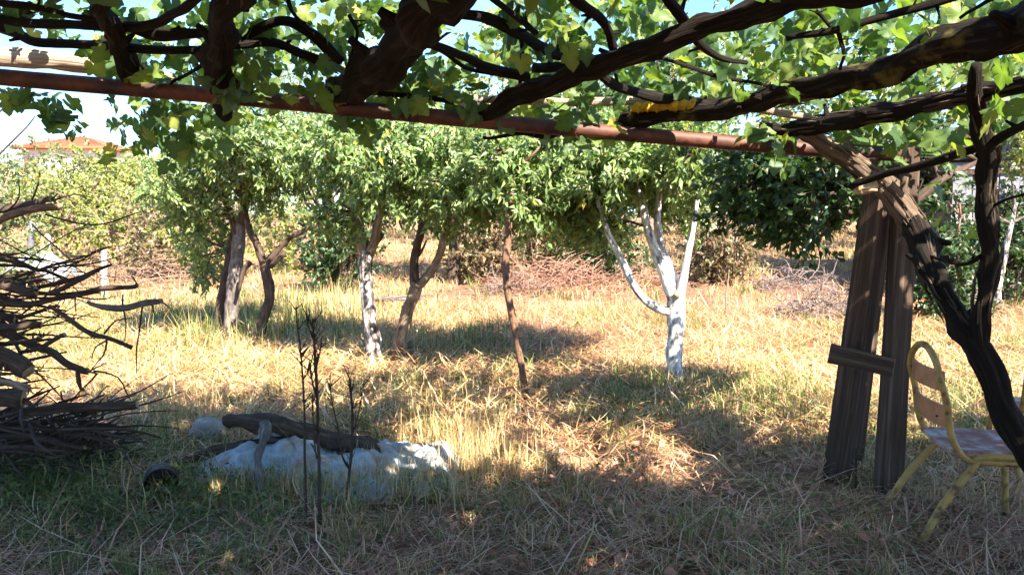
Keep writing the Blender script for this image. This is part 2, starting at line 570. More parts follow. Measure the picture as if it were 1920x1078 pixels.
def crown(seed, ells, n_clump, clump_r, twigs_per, leaves_per, leaf_len, leaf_w, pal, shell=0.5, droop=-0.35, anchors=None, clip=None):
    """leaf mass: clumps in ellipsoids, twigs in clumps, leaves on twigs.  Returns mesh arrays and clump centres"""
    r = np.random.RandomState(seed)
    w = np.array([e[3] * e[4] * e[5] for e in ells])
    ei = r.choice(len(ells), n_clump, p=w / w.sum())
    E = np.array(ells)[ei]
    u = norm(r.normal(size=(n_clump, 3)))
    rad = r.uniform(0, 1, (n_clump, 1)) ** shell
    C = E[:, :3] + u * rad * E[:, 3:6]
    if clip is not None:
        C = C[clip(C)]
        n_clump = len(C)
    cr = clump_r * r.uniform(0.65, 1.3, n_clump)
    nt = n_clump * twigs_per
    Cc = np.repeat(C, twigs_per, axis=0)
    uc = norm(r.normal(size=(nt, 3)))
    T0 = Cc + uc * (np.repeat(cr, twigs_per) * r.uniform(0, 1, nt) ** 0.5)[:, None] * np.array([1, 1, 0.8])
    Td = norm(uc * 0.7 + r.normal(size=(nt, 3)) * 0.5 + np.array([0, 0, droop * 0.6]))
    Tl = r.uniform(0.6, 1.2, nt) * clump_r * 0.9
    cb = np.repeat(r.uniform(0.82, 1.18, n_clump), twigs_per)
    nl = nt * leaves_per
    tt = np.tile((np.arange(leaves_per) + 0.3) / leaves_per, nt)
    D0 = np.repeat(Td, leaves_per, axis=0)
    P = np.repeat(T0, leaves_per, axis=0) + D0 * (tt * np.repeat(Tl, leaves_per))[:, None] + r.normal(size=(nl, 3)) * 0.012
    D = norm(D0 * 0.6 + r.normal(size=(nl, 3)) * 0.6 + np.array([0, 0, droop]))
    N = norm(r.normal(size=(nl, 3)) * 0.62 + np.array([0.34, -0.55, 0.55]))
    L = leaf_len * r.uniform(0.65, 1.2, nl)
    W = leaf_w * r.uniform(0.7, 1.2, nl)
    Cl = pick_colors(nl, pal[0], pal[1], r) * np.repeat(cb, leaves_per)[:, None]
    return leaf_arrays(P, D, N, L, W, Cl), C, (T0, Td, Tl)


def strips(T0, Td, Tl, w):
    """thin three-sided twigs"""
    n = len(T0)
    a = norm(np.cross(Td, np.array([0.3, 0.5, 0.81])))
    b = np.cross(Td, a)
    e = T0 + Td * Tl[:, None]
    V = np.stack([T0 + a * w, T0 - a * w * 0.5 + b * w * 0.87, T0 - a * w * 0.5 - b * w * 0.87, e], axis=1).reshape(-1, 3)
    i0 = (np.arange(n) * 4)[:, None]
    T = np.stack([np.concatenate([i0 + k for k in tri], axis=1) for tri in ((0, 1, 3), (1, 2, 3), (2, 0, 3))], axis=1).reshape(-1, 3)
    return V, T


def make_tree(name, label, cat, base, limbs, bark, crowns, seed, group=None, twig_from=None, twig_mat=None, leafmat='leaf'):
    """limbs: list of (part name, points, radii[, material]); crowns: list of dicts for crown()"""
    root = empty(name, base, label, cat, group)
    ends = []
    for i, l in enumerate(limbs):
        mb = MB()
        mb.tube(l[1], l[2], seg=11, step=0.06, rough=0.28, ridge=0.12, seed=seed + i * 3.7, wob=0.012)
        mb.build(l[0], M[l[3]] if len(l) > 3 else M[bark], root)
        ends.append(np.array(l[1][-1]))
        ends.append(np.array(l[1][len(l[1]) // 2]))
    allV, allT, allC, off = [], [], [], 0
    tw = MB()
    tv, tt, toff = [], [], 0
    rr = np.random.RandomState(seed + 99)
    for k, c in enumerate(crowns):
        (V, T, C), cen, (T0, Td, Tl) = crown(seed * 13 + k, **c)
        allV.append(V); allT.append(T + off); allC.append(C); off += len(V)
        for p in cen:
            d = [np.linalg.norm(e - p) + (0.8 if e[2] > p[2] + 0.3 else 0) for e in ends]
            e = ends[int(np.argmin(d))]
            mid = (e + p) / 2 + rr.normal(size=3) * 0.08 + np.array([0, 0, 0.06])
            tw.tube([e, mid, p], [0.017, 0.011, 0.004], seg=5, step=0.15, seed=rr.uniform(0, 9))
        v, t = strips(T0, Td, Tl, 0.0035)
        tv.append(v); tt.append(t + toff); toff += len(v)
    if allV:
        o = link("crown", tri_mesh("crown", np.concatenate(allV), np.concatenate(allT), M[leafmat], np.concatenate(allC)), root)
        o["kind"] = "stuff"
        b_ = tw.build("branch", M[twig_mat or bark], root)
        b_["kind"] = "stuff"
        o2 = link("twigs", tri_mesh("twigs", np.concatenate(tv), np.concatenate(tt), M['twig']), root)
        o2["kind"] = "stuff"
    return root


def shrub(name, label, base, h, rx, ry, pal, seed, leaf=0.09, lw=0.045, n=42, cr=0.38, group=None, stems=5, tp=7, lp=13, bark='twig', cat='shrub'):
    limbs = []
    rr = np.random.RandomState(seed)
    for k in range(stems):
        a = rr.uniform(0, 6.28)
        tip = Vector((base.x + math.cos(a) * rx * 0.55, base.y + math.sin(a) * ry * 0.55, base.z + h * rr.uniform(0.55, 0.85)))
        mid = base.lerp(tip, 0.5) + Vector((rr.uniform(-.1, .1), rr.uniform(-.1, .1), 0.1))
        limbs.append(("stem", [tuple(base - Vector((0, 0, 0.05))), tuple(mid), tuple(tip)], [0.035, 0.025, 0.01]))
    ell = [(base.x, base.y, base.z + h * 0.55, rx, ry, h * 0.47),
           (base.x + rx * 0.4, base.y, base.z + h * 0.3, rx * 0.7, ry * 0.7, h * 0.3),
           (base.x - rx * 0.4, base.y, base.z + h * 0.3, rx * 0.7, ry * 0.7, h * 0.3)]
    return make_tree(name, label, cat, base, limbs, bark,
                     [dict(ells=ell, n_clump=n, clump_r=cr, twigs_per=tp, leaves_per=lp, leaf_len=leaf, leaf_w=lw, pal=pal, shell=0.4, droop=-0.1)],
                     seed, group)


def PX(pts):
    """list of (u, v, y) -> points"""
    return [tuple(at(*p)) for p in pts]


def px_tube(pts):
    """list of (u, v, y, half width in pixels) -> points, radii"""
    return [tuple(at(p[0], p[1], p[2])) for p in pts], [p[3] * p[2] / F for p in pts]


# ------------------------------------------------------------------ far house
def far_house():
    y0 = 62.0
    c = at(118, 300, y0)
    root = empty("house", (c.x, y0, gz(c.x, y0)), "far house with an orange hipped roof showing above the bushes", "house")
    top = at(118, 250, y0).z
    eav = at(118, 276, y0).z
    w = 3.7
    mb = MB()
    mb.box((c.x, y0 + 3, (eav + 0.5) / 2), (w * 1.7, 6, eav - 0.5))
    mb.build("wall", M['plaster'], root, smooth=False)
    V = [(c.x - w, y0 - 0.6, eav), (c.x + w * 0.95, y0 - 0.6, eav), (c.x + w * 0.95, y0 + 6.6, eav), (c.x - w, y0 + 6.6, eav),
         (c.x - 0.7, y0 + 3, top), (c.x + 0.9, y0 + 3, top - 0.1)]
    V += [(p[0], p[1], p[2] - 0.18) for p in V[:4]]
    T = [(0, 1, 5), (0, 5, 4), (1, 2, 5), (2, 3, 4), (2, 4, 5), (3, 0, 4), (0, 6, 7), (0, 7, 1), (1, 7, 8), (1, 8, 2), (2, 8, 9), (2, 9, 3), (3, 9, 6), (3, 6, 0), (6, 9, 8), (6, 8, 7)]
    roof = link("roof", tri_mesh("roof", V, T, M['roof_tile']), root)
    for k in range(26):                 # tile courses running up the front slope
        x = c.x - w + 0.3 + k * (w * 1.9 / 26)
        f = 1 - abs(x - c.x) / w
        if f < 0.08: continue
        p0 = (x, y0 - 0.6, eav + 0.03)
        p1 = (x + (c.x - x) * 0.06 * f, y0 - 0.6 + 3.6 * min(1, f * 1.05), eav + (top - eav) * min(1, f * 1.05) + 0.03)
        t = MB(); t.tube([p0, p1], 0.05, seg=6, step=1.0)
        t.build("roof_tile", M['roof_tile'], roof)
    for dx in (-2.4, 1.8):
        t = MB(); t.box((c.x + dx, y0 - 0.02, eav - 1.4), (1.1, 0.12, 1.3))
        t.build("window", M['shed_dark'], root, smooth=False)


far_house()

# ------------------------------------------------------------------ background shrubs and trees
SHRUBS = [  # u, y, h, rx, palette, label
    (40, 30, 3.3, 2.2, PAL_OLIVE, "greyish olive shrub under the orange roof at far left"),
    (140, 34, 3.5, 2.6, PAL_OLIVE, "pale olive shrub right below the peak of the orange roof"),
    (225, 28, 3.0, 1.7, PAL_YELLOW, "rounded bright yellow-green shrub right of the orange roof"),
    (310, 31, 3.2, 2.3, PAL_YELLOW, "yellowish shrub just left of the leftmost orchard tree crown"),
    (120, 19, 2.2, 1.5, PAL_YELLOW, "low yellow-green bush behind the leaning metal post"),
    (235, 18, 2.3, 1.3, PAL_YELLOW, "loose yellow-leaved bush behind the white fence post"),
    (345, 16, 1.9, 1.1, PAL_DRY, "tan half-dry bush left of the grey orchard trunk"),
    (395, 21, 2.6, 1.6, PAL_OLIVE, "olive bush behind the grey orchard trunk"),
    (-40, 15, 2.7, 1.2, PAL_OLIVE, "green bush at the left edge behind the brush pile"),
    (585, 17, 1.9, 1.2, PAL_YELLOW, "pale flowering bush between the dark forked trunk and the patchy white trunk"),
    (645, 14.5, 1.6, 0.55, PAL_DARK, "dark green bush just left of the patchy white trunk"),
    (925, 15.6, 1.5, 0.8, PAL_DRY, "tan thicket behind the thin reddish trunk"),
    (1030, 16.4, 1.6, 1.0, PAL_DRY, "rust-brown thicket behind the pink brush heap"),
    (1130, 15.6, 1.5, 0.75, PAL_DARK, "dark hollow thicket left of the limewashed tree"),
    (1350, 15.2, 1.5, 0.7, PAL_DRY, "brown twiggy bush right of the limewashed tree"),
    (1430, 24, 2.2, 1.2, PAL_YELLOW, "small yellow-green bush by the pale far post"),
    (1560, 27, 2.8, 1.8, PAL_DRY, "dry straw-coloured bush seen left of the wooden posts"),
    (1300, 26, 3.0, 2.0, PAL_OLIVE, "olive bush far behind the upper limbs of the limewashed tree"),
    (1490, 30, 3.3, 2.4, PAL_OLIVE, "wide olive bush far behind the dark low-branched tree"),
    (760, 27, 2.8, 2.0, PAL_OLIVE, "olive bush far behind the gap between the patchy and brown trunks"),
    (1690, 25, 3.0, 1.8, PAL_DRY, "dull brown bush far behind the wooden posts"),
    (1915, 12.8, 2.2, 0.55, PAL_DARK, "added dark green bush darkening the shed wall at the right edge"),  # bush put in to darken the too-bright shed
    (1765, 11.2, 1.9, 0.5, PAL_DARK, "dark green bush in front of the shed between the vine stems"),
]
for i, (u, y, h, rx, pal, lab) in enumerate(SHRUBS):
    b = foot(u, 500, y)
    far = y > 24
    shrub("shrub", lab, b, h, rx, rx * 0.8, pal, 300 + i, leaf=0.17 if far else 0.1, lw=0.09 if far else 0.05,
          n=60 if far else 40, cr=0.5 if far else 0.32, group="shrubs beyond the orchard", tp=8, lp=13)

BACK_TREES = [
    (848, 15.5, 4.0, 1.5, PAL_PEACH, "tree with a dark upright trunk behind the forked orchard trunk"),
    (905, 22, 6.5, 2.6, PAL_YELLOW, "tall yellow-green tree rising behind the middle of the orchard"),
    (1130, 24, 7.0, 2.8, PAL_OLIVE, "tall olive-green tree behind the pink brush heap"),
    (1350, 21, 6.5, 2.6, PAL_YELLOW, "tall pale green tree right of the limewashed tree"),
    (620, 23, 5.6, 2.5, PAL_OLIVE, "tall grey-green tree behind the left half of the orchard"),
    (1640, 17, 6.2, 2.5, PAL_YELLOW, "leafy light green tree behind the wooden posts"),
    (1990, 18.5, 6.0, 2.5, PAL_PEACH, "green tree over the shed roof at the right edge"),
]
for i, (u, y, h, rx, pal, lab) in enumerate(BACK_TREES):
    b = foot(u, 520, y)
    top = b + Vector((0.1, 0, h * 0.55))
    limbs = [("trunk", [tuple(b - Vector((0, 0, .1))), tuple(b + Vector((0.05, 0, h * 0.25))), tuple(top)], [0.13, 0.1, 0.05])]
    for s in (-1, 1):
        limbs.append(("limb", [tuple(b + Vector((0.04, 0, h * 0.26))), tuple(b + Vector((s * rx * 0.3, 0.1, h * 0.45))), tuple(b + Vector((s * rx * 0.6, 0, h * 0.65)))], [0.07, 0.05, 0.02]))
    ell = [(b.x, b.y, b.z + h * 0.66, rx, rx * 0.8, h * 0.34), (b.x - rx * 0.5, b.y, b.z + h * 0.5, rx * 0.6, rx * 0.6, h * 0.22), (b.x + rx * 0.5, b.y, b.z + h * 0.55, rx * 0.6, rx * 0.6, h * 0.24)]
    make_tree("background_tree", lab, "tree", b, limbs, 'dark_bark',
              [dict(ells=ell, n_clump=46, clump_r=0.5, twigs_per=8, leaves_per=12, leaf_len=0.16, leaf_w=0.08, pal=pal, shell=0.45, droop=-0.25)],
              500 + i, "trees behind the orchard")

# ------------------------------------------------------------------ orchard trees
PEACH = dict(leaf_len=0.082, leaf_w=0.031, pal=PAL_PEACH, shell=0.36)


def ell_px(u0, u1, v0, v1, y, ry):
    """ellipsoid that covers a pixel rectangle at distance y, depth radius ry"""
    a, b = at(u0, v0, y), at(u1, v1, y)
    return ((a.x + b.x) / 2, y, (a.z + b.z) / 2, abs(b.x - a.x) / 2, ry, abs(a.z - b.z) / 2)


def orchard():
    G = "fruit trees of the orchard"
    # leftmost tree: thick grey leaning trunk and a thinner dark one beside it
    y = 9.4
    b = foot(432, 640, y)
    make_tree("fruit_tree", "leftmost orchard tree with a thick grey trunk and a thin dark one beside it", "tree", b, [
        ("trunk", [tuple(b - Vector((0, 0, .08)))] + PX([(434, 580, y), (440, 520, y), (448, 450, y), (455, 390, y + .1)]), [0.095, 0.082, 0.075, 0.07, 0.045], 'grey_bark'),
        ("trunk", [tuple(foot(402, 620, y + .3) - Vector((0, 0, .08)))] + PX([(418, 540, y + .3), (432, 470, y + .3), (440, 400, y + .3)]), [0.06, 0.05, 0.045, 0.02], 'dark_bark'),
        ("limb", PX([(448, 455, y), (420, 370, y), (370, 310, y - .2)]), [0.05, 0.035, 0.015]),
        ("limb", PX([(452, 420, y), (480, 330, y), (520, 260, y + .2)]), [0.05, 0.035, 0.015]),
    ], 'dark_bark', [
        dict(ells=[ell_px(370, 590, 200, 370, y, 1.1), ell_px(290, 440, 280, 400, y - .2, .9), ell_px(330, 430, 345, 455, y + .2, .8)],
             n_clump=42, clump_r=0.3, twigs_per=14, leaves_per=21, **PEACH),
        dict(ells=[ell_px(330, 470, 410, 510, y + 1.6, .6)], n_clump=8, clump_r=0.25, twigs_per=8, leaves_per=14, leaf_len=0.1, leaf_w=0.04, pal=PAL_YELLOW)], 21, G)
    # dark forked tree
    y = 9.2
    b = foot(487, 640, y)
    make_tree("fruit_tree", "orchard tree with a thin dark trunk forking into a wide Y", "tree", b, [
        ("trunk", [tuple(b - Vector((0, 0, .08)))] + PX([(492, 610, y), (505, 560, y), (500, 515, y), (495, 492, y)]), [0.055, 0.06, 0.06, 0.06, 0.055]),
        ("limb", PX([(496, 495, y), (480, 455, y), (465, 420, y), (450, 370, y)]), [0.05, 0.045, 0.04, 0.02]),
        ("limb", PX([(496, 495, y), (520, 470, y), (545, 445, y), (580, 428, y), (612, 415, y)]), [0.045, 0.035, 0.03, 0.02, 0.012]),
        ("limb", PX([(505, 500, y), (520, 488, y), (535, 472, y)]), [0.04, 0.035, 0.03]),
        ("limb", PX([(470, 492, y), (455, 510, y), (448, 545, y)]), [0.035, 0.03, 0.02]),
    ], 'dark_bark', [
        dict(ells=[ell_px(430, 640, 215, 350, y, 1.0), ell_px(430, 520, 310, 390, y, .6)], n_clump=32, clump_r=0.3, twigs_per=14, leaves_per=21, **PEACH)], 22, G)
    # patchy white trunk
    y = 7.9
    b = foot(706, 685, y)
    make_tree("fruit_tree", "orchard tree with a patchy black and white trunk left of centre", "tree", b, [
        ("trunk", [tuple(b - Vector((0, 0, .08)))] + PX([(700, 640, y), (690, 570, y), (685, 510, y), (688, 470, y)]), [0.085, 0.075, 0.068, 0.068, 0.07], 'dapple_bark'),
        ("limb", PX([(686, 480, y), (676, 440, y), (668, 400, y), (660, 340, y)]), [0.055, 0.05, 0.04, 0.02], 'tan_bark'),
        ("limb", PX([(690, 478, y), (704, 450, y), (710, 415, y), (725, 350, y)]), [0.055, 0.05, 0.04, 0.02], 'tan_bark'),
        ("limb", PX([(700, 462, y), (712, 448, y), (718, 438, y)]), [0.025, 0.02, 0.018]),
    ], 'dark_bark', [
        dict(ells=[ell_px(590, 830, 215, 375, y, 1.1), ell_px(615, 665, 330, 440, y + .2, .5)], n_clump=44, clump_r=0.27, twigs_per=14, leaves_per=21, **PEACH)], 23, G)
    # brown Y tree
    y = 8.0
    b = foot(744, 683, y)
    make_tree("fruit_tree", "orchard tree with a brown leaning trunk forking beside the patchy white one", "tree", b, [
        ("trunk", [tuple(b - Vector((0, 0, .08)))] + PX([(752, 640, y), (762, 590, y), (778, 545, y), (783, 530, y)]), [0.08, 0.07, 0.062, 0.06, 0.058], 'tan_bark'),
        ("limb", PX([(780, 540, y), (776, 500, y), (782, 460, y), (790, 430, y), (805, 350, y)]), [0.05, 0.045, 0.042, 0.04, 0.02]),
        ("limb", PX([(780, 538, y), (800, 520, y), (818, 490, y), (832, 455, y), (850, 370, y)]), [0.05, 0.045, 0.042, 0.04, 0.02], 'tan_bark'),
        ("limb", PX([(785, 480, y), (795, 462, y), (800, 450, y)]), [0.015, 0.012, 0.008]),
    ], 'dark_bark', [
        dict(ells=[ell_px(720, 960, 225, 392, y, 1.1), ell_px(815, 905, 340, 450, y + .2, .5)], n_clump=46, clump_r=0.27, twigs_per=14, leaves_per=21, **PEACH)], 24, G)
    # thin reddish trunk
    y = 6.4
    b = foot(992, 756, y)
    make_tree("fruit_tree", "slender tree with a thin bare reddish trunk in the middle of the orchard", "tree", b, [
        ("trunk", [tuple(b - Vector((0, 0, .08)))] + PX([(978, 690, y), (966, 620, y), (952, 540, y + .05), (949, 470, y + .1), (957, 390, y + .15), (965, 320, y + .2)]),
         [0.028, 0.027, 0.029, 0.032, 0.031, 0.028, 0.018], 'red_bark'),
        ("limb", PX([(956, 400, y + .15), (990, 330, y + .3), (1030, 290, y + .5)]), [0.025, 0.018, 0.01]),
    ], 'red_bark', [
        dict(ells=[ell_px(880, 1090, 240, 400, y + .6, .8)], n_clump=34, clump_r=0.24, twigs_per=14, leaves_per=21, **PEACH)], 25, G)
    # limewashed tree
    y = 7.0
    b = foot(1267, 720, y)
    make_tree("fruit_tree", "limewashed white tree with four upright limbs right of centre", "tree", b, [
        ("trunk", [tuple(b - Vector((0, 0, .08)))] + PX([(1266, 680, y), (1266, 620, y), (1268, 570, y), (1268, 545, y)]), [0.078, 0.072, 0.072, 0.078, 0.07], 'white_bark'),
        ("limb", PX([(1262, 560, y), (1248, 525, y), (1230, 475, y), (1214, 425, y), (1206, 395, y), (1195, 330, y)]), [0.05, 0.045, 0.045, 0.04, 0.034, 0.02], 'white_bark'),
        ("limb", PX([(1268, 550, y + .05), (1256, 505, y + .1), (1240, 460, y + .15), (1232, 420, y + .15), (1240, 330, y + .2)]), [0.045, 0.04, 0.035, 0.035, 0.02], 'white_bark'),
        ("limb", PX([(1272, 560, y), (1282, 520, y), (1288, 480, y), (1293, 455, y), (1310, 370, y)]), [0.045, 0.036, 0.032, 0.03, 0.015], 'white_bark'),
        ("limb", PX([(1262, 588, y), (1232, 578, y - .05), (1200, 552, y - .1), (1178, 515, y - .1), (1160, 475, y - .1), (1140, 435, y - .1), (1120, 370, y)]),
         [0.04, 0.036, 0.034, 0.032, 0.03, 0.025, 0.015], 'white_bark'),
        ("branch_stub", PX([(1268, 556, y - .05), (1268, 550, y - .13)]), [0.03, 0.028], 'cut_wood'),
    ], 'dark_bark', [
        dict(ells=[ell_px(1010, 1390, 220, 372, y + .3, 1.3), ell_px(1050, 1170, 345, 445, y + .4, .7), ell_px(1245, 1320, 350, 405, y + .6, .5), ell_px(980, 1090, 360, 445, y + .9, .5)],
             n_clump=84, clump_r=0.26, twigs_per=14, leaves_per=21, **PEACH)], 26, G)
    # dark tree behind the posts
    y = 5.2
    b = foot(1682, 833, y)
    make_tree("fruit_tree", "shaded dark green tree whose low branches reach left from behind the wooden posts", "tree", b, [
        ("trunk", [tuple(b - Vector((0, 0, .08)))] + PX([(1684, 620, y), (1680, 480, y), (1672, 380, y)]), [0.055, 0.05, 0.045, 0.035], 'dark_bark'),
        ("limb", PX([(1682, 470, y), (1600, 400, y - .1), (1520, 380, y - .2), (1440, 385, y - .2)]), [0.045, 0.035, 0.022, 0.01]),
        ("limb", PX([(1680, 430, y), (1580, 330, y), (1470, 300, y)]), [0.045, 0.03, 0.01]),
        ("limb", PX([(1676, 420, y), (1760, 340, y), (1840, 300, y + .2)]), [0.04, 0.03, 0.01]),
    ], 'dark_bark', [
        dict(ells=[ell_px(1390, 1630, 285, 410, y, .55), ell_px(1370, 1480, 300, 420, y, .45), ell_px(1440, 1580, 350, 425, y - .1, .4), ell_px(1600, 1750, 265, 430, y + .5, .5)],
             n_clump=62, clump_r=0.2, twigs_per=11, leaves_per=16, leaf_len=0.075, leaf_w=0.036, pal=PAL_DARK)], 27, G)  # dark leaf palette puts the crown's shade into its colour


orchard()


# ------------------------------------------------------------------ background small things
def far_things():
    for (u, v0, v1, y, w, lean, lab, mat) in [
        (195, 470, 562, 14.0, 0.11, 0.0, "white concrete fence post left of the orchard", 'concrete'),
        (92, 432, 480, 21.0, 0.13, 0.0, "short white post behind the brush pile", 'concrete'),
        (1452, 455, 500, 24.0, 0.16, 0.02, "pale post far behind the straw on the right", 'concrete'),
    ]:
        b = foot(u, v1, y)
        t = at(u, v0, y)
        root = empty("fence_post", b, lab, "post", "fence posts")
        mb = MB()
        mb.tube([tuple(b - Vector((0, 0, .1))), tuple((b + t) / 2), tuple(t)], [w / 2, w / 2, w / 2 * 0.92], seg=8, step=0.1, rough=0.12, seed=u)
        mb.build("shaft", M[mat], root)
        c = MB(); c.tube([tuple(t + Vector((0, 0, -.03))), tuple(t + Vector((0, 0, .02)))], [w * .56, w * .4], seg=8, step=.05)
        c.build("cap", M[mat], root)
    a, b = at(48, 468, 17), at(62, 415, 17)
    a.z = gz(a.x, a.y) - 0.1
    mb = MB(); mb.tube([tuple(a), tuple(b)], [0.07, 0.065], seg=10, step=.2, rough=.06)
    tag(mb.build("leaning_post", M['panel']), "leaning grey metal post beside the white sheet at far left", "post")
    # white sheet on a low heap
    y = 15.5
    c = foot(72, 500, y)
    V, T = [], []
    n = 14
    for j in range(n):
        for i in range(n):
            s, t = i / (n - 1) * 2 - 1, j / (n - 1) * 2 - 1
            V.append((c.x + s * 0.62, c.y + t * 0.6, c.z + 0.62 * max(0, 1 - 0.75 * s * s) * (1 - 0.5 * t * t) + 0.08 * mnoise.noise((s * 3, t * 3, 0)) + 0.02))
    for j in range(n - 1):
        for i in range(n - 1):
            q = j * n + i
            T += [(q, q + 1, q + n + 1), (q, q + n + 1, q + n)]
    o = link("cover_sheet", tri_mesh("cover_sheet", V, T, M['concrete'], smooth=True))
    sol = o.modifiers.new("thick", 'SOLIDIFY'); sol.thickness = 0.02
    tag(o, "white sheet thrown over a low heap at far left", "sheet")
    # poles on the ground behind the patchy trunk
    for k, (u0, v0, u1, v1, y, r) in enumerate([(690, 582, 790, 588, 12.4, .03), (715, 576, 800, 583, 12.6, .025), (700, 592, 772, 594, 12.2, .022)]):
        a, b = foot(u0, v0, y), foot(u1, v1, y + .15)
        mb = MB(); mb.tube([tuple(a + Vector((0, 0, .12 + .02 * k))), tuple(b + Vector((0, 0, .14 + .03 * k)))], [r, r * .8], seg=7, step=.15, rough=.2, seed=k, wob=.01)
        tag(mb.build("lying_pole", M['grey_bark']), ["longest of the grey poles lying behind the patchy white trunk", "hindmost grey pole lying behind the patchy white trunk", "nearest short grey pole lying behind the patchy white trunk"][k], "pole", "poles on the ground")
    # brush heaps
    def heap(u, y, rx, ry, h, n, mat, lab, seed, rad=0.007):
        rs = np.random.RandomState(seed)
        b = foot(u, 500, y)
        mb = MB()
        for k in range(n):
            a_, rr_ = rs.uniform(0, 6.28), rs.uniform(0, 1) ** .5
            px_, py_ = b.x + math.cos(a_) * rr_ * rx, b.y + math.sin(a_) * rr_ * ry
            z = gz(px_, py_) + max(0.02, h * (1 - rr_ ** 2) * rs.uniform(.2, 1.0))
            d = Vector(rs.normal(size=3)) * Vector((1, .7, .45)).length
            d.z *= .45
            d.normalize()
            ln = rs.uniform(.25, .8) * max(.5, rx * .7)
            p = Vector((px_, py_, z))
            q = p + d * ln
            q.z = max(q.z, gz(q.x, q.y) + .02)
            m_ = (p + q) / 2 + Vector(rs.normal(size=3)) * .05
            m_.z = max(m_.z, .02 + gz(m_.x, m_.y))
            w = rad * rs.uniform(.5, 1.6)
            mb.tube([tuple(p), tuple(m_), tuple(q)], [w, w * .8, w * .4], seg=4, step=ln / 4)
        o = mb.build("brush_heap", M[mat])
        tag(o, lab, "brush heap", "heaps of dry prunings", "stuff")
    heap(1040, 14.5, 1.25, .8, .62, 420, 'pink_twig', "wide pinkish heap of dry prunings in the middle distance", 1)
    heap(960, 14.2, .7, .6, .4, 150, 'grey_twig', "greyer low heap of prunings behind the reddish trunk", 2)
    heap(1180, 15, 1.3, .6, .4, 260, 'pink_twig', "low red-brown heap of prunings left of the limewashed tree", 3)
    heap(1545, 11.5, .75, .6, .42, 330, 'grey_twig', "grey twig heap just left of the wooden posts", 4)
    heap(1500, 14.5, .9, .6, .45, 220, 'grey_twig', "farther grey twig heap left of the wooden posts", 5)
    heap(1815, 11.8, .5, .4, .5, 110, 'grey_twig', "upright tangle of grey sticks in front of the shed", 6, .012)
    heap(300, 15.5, 1.6, .8, .7, 330, 'twig', "brown tangle of dry stems behind the white fence post", 7)
    heap(1330, 16, .9, .5, .9, 200, 'twig', "brown tangle of dead branches right of the limewashed tree", 8, .012)
    # thin bare sapling
    y = 11.6
    b = foot(1362, 590, y)
    mb = MB(); mb.tube([tuple(b - Vector((0, 0, .05)))] + PX([(1362, 560, y), (1364, 535, y), (1367, 505, y)]), [.014, .012, .01, .005], seg=6, step=.05, wob=.01)
    root = empty("bare_sapling", b, "thin bare sapling standing in the straw right of the limewashed tree", "sapling")
    mb.build("stem", M['twig'], root)
    mb = MB(); mb.tube(PX([(1363, 545, y), (1354, 528, y), (1346, 515, y)]), [.008, .007, .004], seg=5, step=.05); mb.build("twig", M['twig'], root)
    # limed thin tree by the shed
    y = 12.3
    b = foot(1868, 572, y)
    make_tree("young_tree", "thin young tree with a pale limed trunk in front of the shed", "tree", b, [
        ("trunk", [tuple(b - Vector((0, 0, .08)))] + PX([(1872, 540, y), (1884, 480, y), (1896, 420, y), (1905, 380, y)]), [.05, .045, .042, .036, .025], 'dapple_bark'),
        ("limb", PX([(1896, 420, y), (1870, 405, y), (1840, 360, y)]), [.022, .018, .01], 'grey_bark'),
        ("limb", PX([(1897, 418, y), (1925, 400, y), (1950, 350, y)]), [.022, .018, .01], 'grey_bark'),
        ("limb", PX([(1903, 390, y), (1898, 340, y), (1890, 300, y)]), [.02, .015, .008], 'grey_bark'),
    ], 'grey_bark', [dict(ells=[ell_px(1860, 1960, 230, 350, y, .5), ell_px(1870, 1930, 500, 560, y, .3)], n_clump=16, clump_r=.2, twigs_per=6, leaves_per=10, leaf_len=.09, leaf_w=.045, pal=PAL_YELLOW)], 31)


far_things()


def shed():
    y = 13.4
    x0, x1 = 7.35, 11.6
    g = gz(8, y)
    root = empty("shed", (x0, y, g), "grey-white panelled shed with a dark lower wall at the right edge", "shed")
    rs = np.random.RandomState(5)
    mb = MB(); mb.box(((x0 + x1) / 2, y + 1.6, g + 1.35), (x1 - x0 - .1, 3.0, 2.7)); mb.build("wall", M['shed_dark'], root, smooth=False)
    for row, (z0, z1) in enumerate([(0.86, 1.52), (1.58, 2.1), (2.16, 2.66)]):
        x = x0
        k = 0
        while x < x1 - .1:
            w = rs.uniform(.34, .46)
            mb = MB()
            mb.box((x + w / 2, y + .06 + rs.uniform(-.012, .012), g + (z0 + z1) / 2), (w - .018, .02, z1 - z0 - rs.uniform(0, .03)), jit=.004, seed=k + row * 30)
            mb.build("panel", M['panel'] if rs.rand() < .8 else M['concrete'], root, smooth=False)
            x += w
            k += 1
    for zz in (.82, 1.55, 2.13):
        mb = MB(); mb.box(((x0 + x1) / 2, y + .02, g + zz), (x1 - x0, .05, .05)); mb.build("beam", M['timber'], root, smooth=False)
    for k in range(6):
        mb = MB(); mb.box(((x0 + x1) / 2 + rs.uniform(-.01, .01), y + .07, g + .06 + k * .13), (x1 - x0, .03, .118), jit=.003, seed=k); mb.build("board", M['shed_dark'], root, smooth=False)
    mb = MB(); mb.box(((x0 + x1) / 2, y + 1.5, g + 2.85), (x1 - x0 + .5, 3.7, .06), Matrix.Rotation(.09, 3, 'X')); mb.build("roof", M['shed_dark'], root, smooth=False)


shed()


